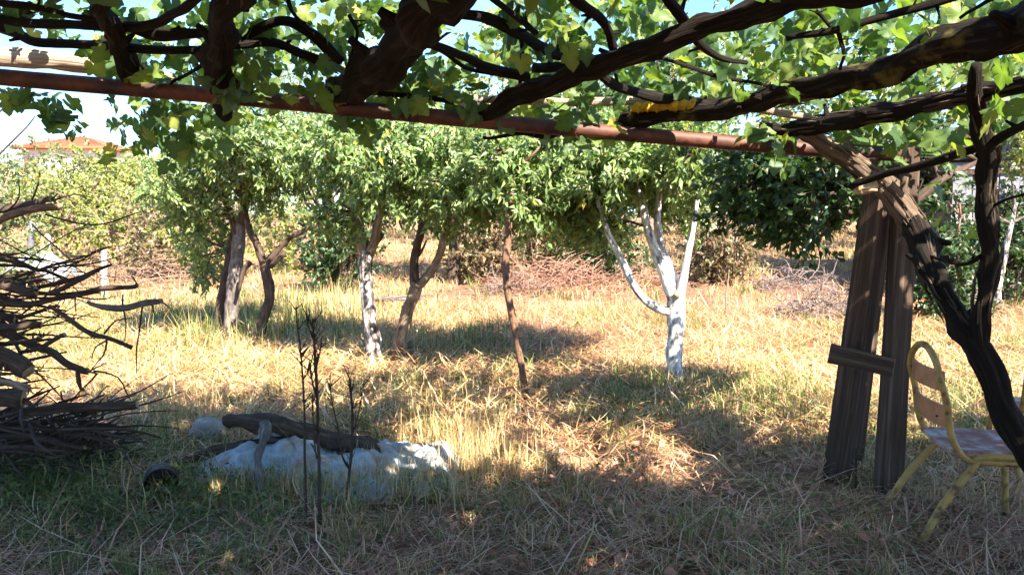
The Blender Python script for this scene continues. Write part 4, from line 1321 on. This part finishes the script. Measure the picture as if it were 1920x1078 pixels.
    for k in range(240):       # dark tangle at the bottom
        u, v = rs.uniform(-140, 190), rs.uniform(770, 885)
        y = rs.uniform(4.1, 4.9)
        p = at(u, v, y)
        p.z = max(p.z, gz(p.x, p.y) + .02)
        a_ = rs.normal(0, .9)
        d = Vector((math.cos(a_), rs.normal() * .7, rs.normal() * .35)).normalized()
        ln = rs.uniform(.15, .5)
        q = p + d * ln
        q.z = max(q.z, gz(q.x, q.y) + .02)
        w = rs.uniform(.003, .011)
        mb.tube([tuple(p - d * ln * .3), tuple((p + q) / 2 + Vector(rs.normal(size=3)) * .03), tuple(q)], [w, w, w * .4], seg=5, step=.12)
    for k in range(26):       # spiky twig ends jutting to the right
        u, v = rs.uniform(-30, 150), rs.uniform(455, 640)
        y = rs.uniform(4.3, 4.8)
        p = at(u, v, y)
        a_ = rs.normal(.05, .3)
        d = Vector((math.cos(a_), rs.normal() * .4, math.sin(a_))).normalized()
        ln = rs.uniform(.18, .5)
        w = rs.uniform(.003, .007)
        q = p + d * ln
        mb.tube([tuple(p - d * .3), tuple((p + q) / 2 + Vector(rs.normal(size=3)) * .025), tuple(q)], [w, w * .8, w * .3], seg=5, step=.05, wob=.015)
        for _ in range(2):
            t_ = p.lerp(q, rs.uniform(.2, .9))
            e = t_ + Vector((rs.uniform(0, .1), rs.uniform(-.05, .05), rs.normal() * .07))
            mb.tube([tuple(t_), tuple(e)], [w * .5, w * .25], seg=4, step=.05)
    for k in range(70):
        u, v = rs.uniform(-140, 90), rs.uniform(470, 770)
        y = rs.uniform(4.5, 5.0)
        p = at(u, v, y)
        a_ = rs.normal(0, .35)
        d = Vector((math.cos(a_), rs.normal() * .5, math.sin(a_))).normalized()
        ln = rs.uniform(.2, .45)
        w = rs.uniform(.003, .012)
        mb.tube([tuple(p - d * ln), tuple(p + Vector(rs.normal(size=3)) * .02), tuple(p + d * ln * .4)], [w, w, w * .4], seg=5, step=.12)
    tag(mb.build("brush_twigs", M['dark_bark']), "dark tangle of thin twigs filling the brush pile at left", "twigs", None, "stuff")


brush_pile()


# ------------------------------------------------------------------ sheet, logs, can, stones, saplings
def sheet_and_logs():
    x0, x1, y0, y1 = -1.86, -.28, 4.12, 5.0
    nx, ny = 170, 100

    def hgt(s, t):
        x, y = x0 + (x1 - x0) * s, y0 + (y1 - y0) * t
        prof = np.interp(s, [0, .08, .2, .32, .5, .68, .8, .92, 1], [0, .04, .11, .125, .08, .115, .08, .1, 0])
        tt = np.interp(t, [0, .12, .35, .6, .85, 1], [0, .45, .9, 1, .7, 0])
        h = prof * tt
        w = .05 * mnoise.noise((x * 4, y * 4, 2)) + .05 * abs(mnoise.noise((x * 9 + y * 5, y * 4, 5))) + .012 * mnoise.noise((x * 22, y * 16, 1))
        crease = .035 * (1 - abs(mnoise.noise((x * 7 + y * 2, y * 9 - x, 3))) * 2) ** 2 - .012
        fold = crease + .03 * max(0, math.sin((x * 1.3 + y) * 9 + 3 * mnoise.noise((x * 2, y * 2, 9)))) ** 3
        return h + (w + fold) * min(1, h * 9)
    V, T = [], []
    for j in range(ny):
        for i in range(nx):
            s, t = i / (nx - 1), j / (ny - 1)
            ex = .06 * mnoise.noise((s * 9, t * 9, 4))
            x = x0 + (x1 - x0) * s + (ex if i in (0, nx - 1) else 0)
            y = y0 + (y1 - y0) * t + .1 * math.sin(s * 7) * (1 - t) + .05 * mnoise.noise((s * 14, 0, 0)) * (1 - t)
            V.append((x, y, gz(x, y) + .015 + hgt(s, t)))
    for j in range(ny - 1):
        for i in range(nx - 1):
            q = j * nx + i
            T += [(q, q + 1, q + nx + 1), (q, q + nx + 1, q + nx)]
    o = link("crumpled_sheet", tri_mesh("crumpled_sheet", V, T, sheet_mat(), smooth=True))
    sol = o.modifiers.new("thick", 'SOLIDIFY'); sol.thickness = .012
    tag(o, "pale blue-grey crumpled sheet lying on the grass under the dark log", "sheet")

    def log(nm, pts, mat, lab, cat, **kw):
        P, R = px_tube(pts)
        mb = MB(); mb.tube(P, R, seg=16, step=.018, rough=.55, ridge=.42, wob=.03, capmat=1, **kw)
        o = mb.build(nm, [M[mat], M['cut_wood']])
        return tag(o, lab, cat)
    log("old_log", [(426, 791, 4.75, 13), (470, 793, 4.75, 15), (520, 800, 4.72, 17), (570, 813, 4.7, 17), (625, 826, 4.68, 17), (680, 836, 4.65, 16), (745, 858, 4.6, 10)], 'dark_bark', "dark crooked log lying along the top of the pale sheet", "log", seed=3)
    log("old_log", [(310, 872, 4.6, 7), (360, 862, 4.65, 10), (420, 842, 4.7, 11), (490, 834, 4.72, 12), (570, 838, 4.72, 12), (640, 838, 4.75, 8)], 'dark_bark', "thinner dark log under the crooked one reaching left into the grass", "log", seed=6)
    log("old_log", [(668, 828, 4.6, 8), (700, 842, 4.55, 13), (720, 862, 4.5, 11), (728, 872, 4.48, 6)], 'dark_bark', "short broken dark stub at the right end of the crooked log", "log", seed=12)
    log("old_branch", [(496, 792, 4.56, 9), (488, 825, 4.4, 7), (483, 865, 4.25, 8), (488, 905, 4.1, 6), (500, 948, 4.0, 4)], 'grey_bark', "knobbly grey branch hanging down over the pale sheet", "branch", seed=8)
    # tin can lying on its side, open end toward the viewer
    c = at(303, 922, 4.02)
    root = empty("tin_can", (c.x, c.y, gz(c.x, c.y)), "dark round can lying on its side at the left end of the pale sheet", "can")
    ax = Vector((-.42, 1, -.1)).normalized()
    r, L = .088, .17
    sx = ax.cross(Vector((0, 0, 1))).normalized(); sz = sx.cross(ax)
    c.z = gz(c.x, c.y) + r + .01
    V, Fc = [], []
    prof = [(r, 0), (r, L * .33), (r * 1.02, L * .35), (r, L * .37), (r, L * .66), (r * 1.02, L * .68), (r, L * .7), (r, L), (.004, L), (.004, L - .005), (r - .004, L - .005), (r - .004, 0)]
    n = 28
    for (rr, l) in prof:
        for k in range(n):
            a = 2 * math.pi * k / n
            V.append(tuple(c + ax * l + sx * (rr * math.cos(a)) + sz * (rr * math.sin(a))))
    for i in range(len(prof) - 1):
        for k in range(n):
            k2 = (k + 1) % n
            Fc.append((i * n + k, (i + 1) * n + k, (i + 1) * n + k2, i * n + k2))
    me = bpy.data.meshes.new("body"); me.from_pydata(V, [], Fc); me.materials.append(M['can']); me.update()
    link("body", me, root)
    mb = MB()
    mb.tube([tuple(c + sx * (r * math.cos(a)) + sz * (r * math.sin(a))) for a in np.linspace(0, 2 * math.pi, 25)], .004, seg=6, step=.02)
    mb.build("rim", M['can'], root)

    def stone(u, v, y, rx, ry, rz, lab, seed):
        p = foot(u, v, y)
        V, T = [], []
        n, m = 22, 14
        for j in range(m + 1):
            th = math.pi * j / m
            for i in range(n):
                ph = 2 * math.pi * i / n
                d = Vector((math.sin(th) * math.cos(ph), math.sin(th) * math.sin(ph), math.cos(th)))
                k = 1 + .22 * mnoise.noise(d * 1.6 + Vector((seed, 0, 0))) + .06 * mnoise.noise(d * 6 + Vector((seed, 0, 0)))
                V.append((p.x + d.x * rx * k, p.y + d.y * ry * k, p.z + rz * .5 + d.z * rz * k))
        for j in range(m):
            for i in range(n):
                i2 = (i + 1) % n
                T += [(j * n + i, (j + 1) * n + i, (j + 1) * n + i2), (j * n + i, (j + 1) * n + i2, j * n + i2)]
        tag(link("stone", tri_mesh("stone", V, T, M['stone'], smooth=True)), lab, "stone")
    stone(390, 830, 5.2, .11, .12, .1, "rough pale stone behind the left end of the crooked log", 2.0)
    stone(392, 895, 4.42, .035, .03, .025, "small white pebble left of the pale sheet", 5.0)

    # bare dark saplings in front of the sheet
    def sapling(lab, stems, y, seed):
        b = foot(stems[0][0][0], 1000, y)
        root = empty("bare_stem_plant", b, lab, "sapling", "bare stems before the sheet")
        rs = random.Random(seed)
        for k, st in enumerate(stems):
            P = PX([(u, v, y) for (u, v, w) in st])
            R = [.62 * w * y / F for (_, _, w) in st]
            if k == 0:
                P[0] = (P[0][0], P[0][1], gz(P[0][0], P[0][1]) - .04)
            mb = MB(); mb.tube(P, R, seg=7, step=.03, rough=.2, wob=.006, seed=seed + k)
            mb.build("stem" if k == 0 else "twig", M['dark_bark'], root)
            mbt = MB()
            for i in range(len(P) * 3):
                j = rs.randrange(max(1, len(P) // 2), len(P))
                q = Vector(P[j - 1]).lerp(Vector(P[j]), rs.random())
                d = Vector((rs.uniform(-.7, .7), rs.uniform(-.5, .5), rs.uniform(.4, 1))).normalized()
                l = rs.uniform(.02, .08)
                mbt.tube([tuple(q), tuple(q + d * l)], [.003, .0015], seg=4, step=.05)
            o = mbt.build("bud_twigs", M['dark_bark'], root); o["kind"] = "stuff"
    sapling("tall thin bare stem, leftmost of the three dark stems before the pale sheet", [[(576, 1040, 4), (572, 920, 4), (570, 800, 3.5), (569, 720, 3), (562, 640, 2.5), (556, 575, 2)], [(569, 710, 2.5), (580, 690, 2), (588, 660, 1.5)]], 3.75, 1)
    sapling("tallest bare stem with a knotted dark top, middle of the three before the pale sheet", [[(603, 1040, 6), (600, 920, 5.5), (596, 820, 5), (594, 740, 4.5), (592, 680, 5), (589, 630, 3), (586, 600, 2)],
            [(594, 745, 3), (586, 715, 3), (581, 680, 3)], [(592, 690, 3), (600, 660, 2.5), (604, 630, 1.5)], [(594, 860, 2.5), (588, 790, 2.5), (586, 740, 2)], [(590, 640, 2), (578, 610, 1.5), (574, 590, 1)]], 3.7, 2)
    sapling("shorter branching bare stem, rightmost of the three before the pale sheet", [[(645, 955, 4.5), (653, 900, 4.5), (660, 840, 4.5), (660, 770, 4), (658, 710, 2)], [(655, 880, 3), (640, 850, 3), (632, 800, 2.5), (620, 740, 2), (619, 700, 1.5)], [(662, 810, 2.5), (672, 770, 2), (682, 720, 1.5)], [(659, 760, 2), (655, 720, 1.5), (653, 690, 1)]], 3.95, 3)
    # rusty rod by the posts
    mb = MB(); a = foot(1604, 930, 4.25); mb.tube([tuple(a - Vector((0, 0, .05))), tuple(at(1605, 840, 4.25))], .006, seg=6, step=.05)
    tag(mb.build("thin_rod", M['dark_bark']), "thin dark rod stuck upright between the two wooden posts", "rod")
    mb = MB(); a = foot(1278, 985, 4.0); mb.tube([tuple(a - Vector((0, 0, .03))), tuple(at(1280, 938, 4.0))], [.012, .008], seg=6, step=.03, rough=.3)
    tag(mb.build("short_stake", M['dark_bark']), "short dark stub sticking out of the straw in the right foreground", "stake")


sheet_and_logs()


# ------------------------------------------------------------------ chairs
def make_chair():
    """local frame: back along x = 0, width along y, seat runs to +x"""
    root = empty("chair", (0, 0, 0))
    W, D, SH, TOP = .40, .42, .43, .875
    r = .0155

    def part(nm, fn, mat, parent=root, smooth=True):
        mb = MB(); fn(mb)
        return mb.build(nm, M[mat], parent, smooth)
    # hoop back that bends under the seat as side rails
    pts = []
    for s in (-1, 1):
        seq = [(.30, s * W / 2, SH - .045), (.16, s * W / 2, SH - .045), (.06, s * W / 2, SH - .03), (.0, s * W / 2, SH + .06), (-.025, s * W / 2, SH + .2), (-.045, s * W / 2 * .98, TOP - .17)]
        pts.append(seq)
    arch = [(-.055 - .01 * math.sin(a), -W / 2 * .98 * math.cos(a), TOP - .17 + .17 * math.sin(a)) for a in np.linspace(.25, math.pi - .25, 9)]
    part("hoop_back", lambda mb: mb.tube(pts[0] + arch + pts[1][::-1], r, seg=12, step=.02), 'yellow')
    # front leg frame: each side one tube from the front foot over the rail to the back foot
    for s in (-1, 1):
        part("rear_leg", lambda mb: mb.tube([(.11, s * W / 2, SH - .04), (.085, s * W / 2 * 1.03, SH - .08), (-.03, s * W / 2 * 1.12, SH * .45), (-.13, s * W / 2 * 1.2, 0)], [r * 1.05, r * 1.1, r * 1.15, r * 1.1], seg=12, step=.03), 'yellow')
        part("front_leg", lambda mb: mb.tube([(.34, s * W / 2 * .98, SH - .04), (.385, s * W / 2 * .98, SH - .07), (.41, s * W / 2 * 1.04, SH * .5), (.43, s * W / 2 * 1.1, 0)], [r, r, r, r], seg=12, step=.03), 'yellow')
        part("side_rail", lambda mb: mb.tube([(.09, s * W / 2, SH - .035), (.16, s * W / 2, SH - .02), (.36, s * W / 2, SH - .025)], r * 1.05, seg=10, step=.03), 'yellow')

    def slat(z0, z1):
        def f(mb):
            n = 10
            base = len(mb.V)
            for i in range(n):
                t = i / (n - 1) * 2 - 1
                y = t * (W / 2 - .008)
                bow = -.03 * (1 - t * t)
                for (dx, z) in ((-.006, z0), (.006, z0), (.006, z1), (-.006, z1)):
                    xx = np.interp(z, [SH, SH + .2, TOP - .17], [.0, -.025, -.045]) + bow + dx
                    mb.V.append((xx, y, z)); mb.B.append((xx, y, z))
            for i in range(n - 1):
                for k in range(4):
                    k2 = (k + 1) % 4
                    mb.F.append((base + i * 4 + k, base + i * 4 + k2, base + (i + 1) * 4 + k2, base + (i + 1) * 4 + k)); mb.M.append(0)
            mb.F.append((base + 3, base + 2, base + 1, base)); mb.F.append(tuple(base + (n - 1) * 4 + k for k in range(4))); mb.M += [0, 0]
        return f
    for (z0, z1) in ((SH + .265, SH + .355), (SH + .1, SH + .2)):
        o = part("back_slat", slat(z0, z1), 'slat', smooth=False)
        mb = MB()
        for s in (-1, 1):
            mb.tube([(-.052, s * (W / 2 - .03), (z0 + z1) / 2), (-.06, s * (W / 2 - .03), (z0 + z1) / 2)], .005, seg=8, step=.02)
        mb.build("screw", M['can'], o)

    def seat(mb):  # worn plank seat
        nx, ny = 14, 10
        base = len(mb.V)
        for top in (1, 0):
            for i in range(nx):
                for j in range(ny):
                    s, t = i / (nx - 1), j / (ny - 1) * 2 - 1
                    x = .01 + s * D
                    w = (W / 2 + .005) * (1 - .06 * s) * (1 - .12 * max(0, (s - .85) / .15) ** 2)
                    z = SH - .012 * (1 - t * t) - .03 * max(0, s - .7) ** 1.5 + (.004 if top else -.014)
                    mb.V.append((x, t * w, z)); mb.B.append((x * 4, t, z))
        N = nx * ny
        for i in range(nx - 1):
            for j in range(ny - 1):
                a = base + i * ny + j
                mb.F.append((a, a + ny, a + ny + 1, a + 1)); mb.M.append(0)
                mb.F.append((a + N, a + N + 1, a + N + ny + 1, a + N + ny)); mb.M.append(0)
        for i in range(nx - 1):
            for j in (0, ny - 1):
                a = base + i * ny + j
                f = (a, a + N, a + N + ny, a + ny)
                mb.F.append(f if j else f[::-1]); mb.M.append(0)
        for j in range(ny - 1):
            for i in (0, nx - 1):
                a = base + i * ny + j
                f = (a, a + 1, a + N + 1, a + N)
                mb.F.append(f if i else f[::-1]); mb.M.append(0)
    part("seat", seat, 'seat', smooth=False)
    return root


def place(root, x, y, rz, s=1.0):
    root.location = (x, y, gz(x, y) - .005)
    root.rotation_euler = (0, 0, rz)
    root.scale = (s, s, s)


chair = make_chair()
for ch in chair.children_recursive:
    ch.matrix_parent_inverse = Matrix.Identity(4)
place(chair, 1.985, 3.68, math.radians(-8), 1.0)
tag(chair, "yellow tubular chair with two wooden back slats beside the wooden posts", "chair", "old yellow chairs")
chair2 = chair.copy()
COL.objects.link(chair2)
for ch in chair.children:
    c2 = ch.copy(); COL.objects.link(c2); c2.parent = chair2
    for g in ch.children:
        g2 = g.copy(); COL.objects.link(g2); g2.parent = c2
place(chair2, 2.985, 4.25, math.radians(80), 1.0)
tag(chair2, "yellow chair cut off by the right edge behind the vine trunk", "chair", "old yellow chairs")


# ------------------------------------------------------------------ grass and straw
STRAW = np.array([(0.62, 0.42, 0.18), (0.72, 0.53, 0.26), (0.54, 0.32, 0.13), (0.76, 0.61, 0.36)])
PINK = np.array([(0.5, 0.25, 0.13), (0.56, 0.31, 0.175), (0.4, 0.185, 0.105), (0.6, 0.38, 0.24)])
GREEN = np.array([(0.13, 0.19, 0.05), (0.2, 0.25, 0.07), (0.09, 0.14, 0.045), (0.27, 0.29, 0.1)])
BROWN = np.array([(0.64, 0.37, 0.26), (0.5, 0.26, 0.18), (0.74, 0.51, 0.38), (0.36, 0.17, 0.115)])


def vnoise(x, y, sc, z=0.0):
    """cheap smooth value noise, vectorised"""
    rs = np.random.RandomState(int(z * 10) + 5)
    tab = rs.uniform(0, 1, (64, 64))
    u, v = x * sc + 100, y * sc + 100
    iu, iv = np.floor(u).astype(int), np.floor(v).astype(int)
    fu, fv = u - iu, v - iv
    fu, fv = fu * fu * (3 - 2 * fu), fv * fv * (3 - 2 * fv)
    g = lambda a, b: tab[a % 64, b % 64]
    return g(iu, iv) * (1 - fu) * (1 - fv) + g(iu + 1, iv) * fu * (1 - fv) + g(iu, iv + 1) * (1 - fu) * fv + g(iu + 1, iv + 1) * fu * fv


def green_prob(x, y):
    u = x / np.maximum(y, .5) * F + 960
    v = 400 + F * CAM_H / np.maximum(y, .5)
    g = .10 + .55 * np.clip(vnoise(x, y, .9, 1) - .52, 0, 1) * 2
    for (cu, cv, su, sv, a) in [(520, 600, 150, 30, .7), (860, 650, 90, 35, .5), (1420, 760, 120, 50, .6), (1180, 770, 150, 30, .35), (150, 930, 170, 70, .75), (820, 810, 80, 40, .5), (1820, 770, 80, 40, .7),
                                (180, 640, 200, 60, .35), (480, 960, 200, 60, .4), (950, 960, 90, 60, .35), (1700, 640, 160, 30, .3), (310, 810, 70, 30, .6), (250, 590, 150, 20, .4)]:
        g = g + a * np.exp(-((u - cu) / su) ** 2 - ((v - cv) / sv) ** 2)
    return np.clip(g, 0, .9)


def pink_prob(x, y):
    u = x / np.maximum(y, .5) * F + 960
    p = .22 * np.clip(vnoise(x, y, .5, 2) * 1.6, 0, 1) + .75 * np.exp(-((y - 12.5) / 4.8) ** 2) * np.clip((u - 740) / 160, 0, 1)
    return np.clip(p, 0, .85)


def blade_color(x, y, r, dead=0.0, gmul=1.0):
    n = len(x)
    col = STRAW[r.randint(0, 4, n)]
    q = r.rand(n)
    pk = q < pink_prob(x, y)
    col[pk] = PINK[r.randint(0, 4, pk.sum())]
    br = r.rand(n) < (np.clip(.8 - .3 * (y - 3.6), .06, .8) + dead)
    col[br] = BROWN[r.randint(0, 4, br.sum())]
    gr = r.rand(n) < green_prob(x, y) * gmul
    col[gr] = GREEN[r.randint(0, 4, gr.sum())]
    return col * (1 + r.uniform(-.15, .15, (n, 1))), gr


def blades(x, y, h, w, az, lean0, lean1, col, zoff=0.0):
    """three-triangle blades; lean0/lean1 = tilt from vertical at root/tip"""
    n = len(x)
    z = gzv(x, y) + zoff
    P0 = np.stack([x, y, z], 1)
    dirh = np.stack([np.cos(az), np.sin(az), np.zeros(n)], 1)
    side = np.stack([-np.sin(az), np.cos(az), np.zeros(n)], 1)
    up = np.array([0, 0, 1.0])
    lm = (lean0 + lean1) / 2
    P1 = P0 + (dirh * np.sin(lean0)[:, None] + up * np.cos(lean0)[:, None]) * (h * .5)[:, None]
    kink = az + np.random.RandomState(n % 9973).normal(0, .45, n)
    dirk = np.stack([np.cos(kink), np.sin(kink), np.zeros(n)], 1)
    P2 = P1 + (dirk * np.sin(lean1)[:, None] + up * np.cos(lean1)[:, None]) * (h * .5)[:, None]
    gr = gzv(P2[:, 0], P2[:, 1]) + .006
    P2[:, 2] = np.maximum(P2[:, 2], gr)
    s0 = side * (w * .5)[:, None]
    V = np.stack([P0 - s0, P0 + s0, P1 - s0 * .8, P1 + s0 * .8, P2], 1).reshape(-1, 3)
    i0 = (np.arange(n) * 5)[:, None]
    T = np.stack([np.concatenate([i0 + k for k in t], 1) for t in ((0, 1, 3), (0, 3, 2), (2, 3, 4))], 1).reshape(-1, 3)
    return V, T, np.repeat(col, 5, axis=0)


def sample(n, ya, yb, r, p=1.0):
    y = ya + (yb - ya) * r.uniform(0, 1, n) ** p
    half = .64 * y * 1.12 + .7
    return r.uniform(-1, 1, n) * half, y


def tufts(nt, per, ya, yb, r, h, spread, w, p=1.0, lean=(0.05, .5), green_only=None):
    x, y = sample(nt, ya, yb, r, p)
    if green_only is not None:
        keep = r.rand(nt) < green_prob(x, y) * green_only
        x, y = x[keep], y[keep]
        nt = len(x)
    hh = h * r.uniform(.5, 1.3, nt)
    X = np.repeat(x, per) + r.normal(size=nt * per) * spread
    Y = np.repeat(y, per) + r.normal(size=nt * per) * spread
    n = nt * per
    H = np.repeat(hh, per) * r.uniform(.5, 1.15, n)
    az = r.uniform(0, 2 * math.pi, n)
    l0 = np.abs(r.normal(0, .25, n)) + lean[0]
    l1 = l0 + np.abs(r.normal(0, .45, n)) + lean[1]
    return X, Y, H, w * r.uniform(.6, 1.3, n), az, l0, l1


def join(parts, name, label, cat):
    V, T, C, off = [], [], [], 0
    for (v, t, c) in parts:
        V.append(v); T.append(t + off); C.append(c); off += len(v)
    o = link(name, tri_mesh(name, np.concatenate(V), np.concatenate(T), M['grass'], np.concatenate(C)))
    tag(o, label, cat, None, "stuff")


def grass():
    r = np.random.RandomState(11)
    parts = []
    # straw lying flat
    for (n, ya, yb, l, w, p) in [(44000, 2.3, 5.8, .2, .0045, .9), (5000, 2.3, 6.5, .42, .0065, .9), (62000, 5.2, 12.5, .36, .009, .85), (26000, 12, 30, .5, .011, .8)]:
        x, y = sample(n, ya, yb, r, p)
        keep = r.rand(n) < .22 + 1.25 * np.clip(vnoise(x, y, 2.6, 4) * .6 + vnoise(x, y, 6.5, 5) * .55 - .22, 0, 1)
        x, y = x[keep], y[keep]
        n = len(x)
        col, gr = blade_color(x, y, r, 0.0, .35)
        col = col * (.72 + .55 * vnoise(x, y, 3.4, 6))[:, None]
        L = l * r.uniform(.3, 1.4, n)
        l0 = r.uniform(1.05, 1.6, n)
        parts.append(blades(x, y, L, w * r.uniform(.6, 1.4, n), r.uniform(0, 6.283, n), l0, l0 + r.normal(.2, .25, n), col, r.uniform(.002, .05, n)))
    join(parts, "straw_litter", "mown straw lying flat over the orchard floor", "straw")
    parts = []
    for (nt, per, ya, yb, h, sp, w, p, lean) in [(420, 18, 2.4, 5.5, .13, .03, .0042, .9, (.1, .5)), (1200, 20, 5, 12.5, .13, .045, .0065, .85, (.2, .7)), (2000, 18, 12, 32, .26, .12, .012, .8, (.15, .5))]:
        X, Y, H, W, az, l0, l1 = tufts(nt, per, ya, yb, r, h, sp, w, p, lean)
        col, gr = blade_color(X, Y, r, 0, .6)
        parts.append(blades(X, Y, H, W, az, l0, l1, col))
    # tall dry stems by the sheet and around the trunks
    for (u, v, su, sv, n, h) in [(560, 940, 120, 10, 700, .16), (720, 928, 70, 12, 600, .18), (360, 948, 40, 10, 220, .14), (890, 880, 45, 30, 420, .3), (930, 850, 60, 40, 300, .22), (640, 590, 40, 15, 300, .5), (740, 900, 80, 20, 200, .2), (345, 790, 40, 12, 160, .32), (820, 840, 60, 40, 260, .32)]:
        uu, vv = r.normal(u, su, n), r.normal(v, sv, n)
        Y = F * CAM_H / np.maximum(vv - 400, 120)
        X = (uu - 960) / F * Y
        col = STRAW[r.randint(0, 4, n)] * r.uniform(.7, 1.1, (n, 1))
        l0 = np.abs(r.normal(0, .2, n))
        parts.append(blades(X, Y, h * r.uniform(.4, 1.2, n), .004 * (1 + (Y > 6)) * r.uniform(.7, 1.4, n), r.uniform(0, 6.283, n), l0, l0 + np.abs(r.normal(.2, .3, n)), col))
    join(parts, "dry_grass", "dry golden grass standing in tufts across the orchard", "grass")
    parts = []
    for (nt, per, ya, yb, h, sp, w, p, go) in [(1500, 26, 2.4, 5.8, .16, .04, .0042, .9, 1.0), (3800, 24, 5, 12.5, .2, .055, .006, .85, 1.0), (1800, 18, 12, 28, .36, .12, .012, .85, 1.0)]:
        X, Y, H, W, az, l0, l1 = tufts(nt, per, ya, yb, r, h, sp, w, p, (.1, .5), go)
        col = GREEN[r.randint(0, 4, len(X))] * r.uniform(.75, 1.2, (len(X), 1))
        dry = r.rand(len(X)) < np.where((Y < 4.6) & (X > -.9), .6, .1)
        col[dry] = STRAW[r.randint(0, 4, dry.sum())] * .8
        parts.append(blades(X, Y, H, W, az, l0, l1, col))
    # lush clumps under the left trees and by the posts
    for (u, v, su, sv, n, h) in [(430, 635, 70, 14, 1500, .42), (560, 605, 60, 20, 1200, .5), (330, 610, 40, 14, 700, .4), (1445, 770, 60, 30, 900, .26), (870, 640, 60, 20, 900, .3), (1190, 705, 22, 8, 350, .26), (1270, 735, 40, 8, 400, .2),
                                 (1840, 780, 70, 25, 900, .24), (760, 890, 60, 14, 500, .18), (330, 830, 60, 16, 500, .26), (150, 930, 130, 50, 1500, .22), (900, 700, 60, 20, 500, .22), (660, 640, 40, 20, 500, .35)]:
        uu, vv = r.normal(u, su, n), r.normal(v, sv, n)
        Y = F * CAM_H / np.maximum(vv - 400, 120)
        X = (uu - 960) / F * Y
        keep = r.rand(n) < .12 + 1.3 * np.clip(vnoise(X, Y, 3.5, 7) - .28, 0, 1)
        X, Y = X[keep], Y[keep]; n = len(X)
        col = GREEN[r.randint(0, 4, n)] * r.uniform(.7, 1.15, (n, 1))
        dry = r.rand(n) < .3
        col[dry] = STRAW[r.randint(0, 4, dry.sum())] * .75
        l0 = np.abs(r.normal(.1, .25, n))
        parts.append(blades(X, Y, h * r.uniform(.4, 1.2, n), .0045 * (1 + .6 * (Y > 6)) * r.uniform(.7, 1.5, n), r.uniform(0, 6.283, n), l0, l0 + np.abs(r.normal(.4, .4, n)), col))
    n = 900
    uu, vv = r.uniform(380, 840, n), r.normal(936, 9, n)
    Y = F * CAM_H / (vv - 400); X = (uu - 960) / F * Y
    l0 = np.abs(r.normal(.05, .2, n))
    parts.append(blades(X, Y, r.uniform(.06, .2, n), .004 * r.uniform(.7, 1.5, n), r.uniform(0, 6.283, n), l0, l0 + np.abs(r.normal(.3, .4, n)), GREEN[r.randint(0, 4, n)] * r.uniform(.7, 1.15, (n, 1))))
    join(parts, "green_grass", "green grass and weeds growing through the straw", "grass")
    # fallen dry leaves near the viewer and small weed leaves
    n = 1800
    x, y = sample(n, 2.4, 5.6, r, 1.0)
    P = np.stack([x, y, gzv(x, y) + r.uniform(.004, .04, n)], 1)
    D = norm(np.stack([r.normal(size=n), r.normal(size=n), r.normal(size=n) * .3], 1))
    N = norm(np.stack([r.normal(size=n) * .5, r.normal(size=n) * .5, np.ones(n)], 1))
    col = BROWN[r.randint(0, 4, n)] * r.uniform(.7, 1.3, (n, 1)) * np.array([1.1, .9, .85])
    a1 = leaf_arrays(P, D, N, r.uniform(.03, .08, n), r.uniform(.02, .05, n), col)
    join([a1], "fallen_leaves", "fallen brown leaves scattered in the foreground straw", "leaves")
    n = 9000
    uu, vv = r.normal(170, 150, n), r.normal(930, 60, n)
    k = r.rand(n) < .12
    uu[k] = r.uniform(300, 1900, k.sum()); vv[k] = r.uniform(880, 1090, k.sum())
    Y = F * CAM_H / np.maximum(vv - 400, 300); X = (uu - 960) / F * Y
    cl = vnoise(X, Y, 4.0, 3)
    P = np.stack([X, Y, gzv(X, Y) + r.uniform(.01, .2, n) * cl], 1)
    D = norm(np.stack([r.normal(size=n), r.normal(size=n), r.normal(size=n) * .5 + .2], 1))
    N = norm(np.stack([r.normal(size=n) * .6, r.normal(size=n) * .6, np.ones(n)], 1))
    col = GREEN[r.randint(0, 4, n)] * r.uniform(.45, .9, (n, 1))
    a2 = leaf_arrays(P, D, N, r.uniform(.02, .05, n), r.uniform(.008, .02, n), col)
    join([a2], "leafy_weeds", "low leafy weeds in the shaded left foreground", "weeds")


grass()
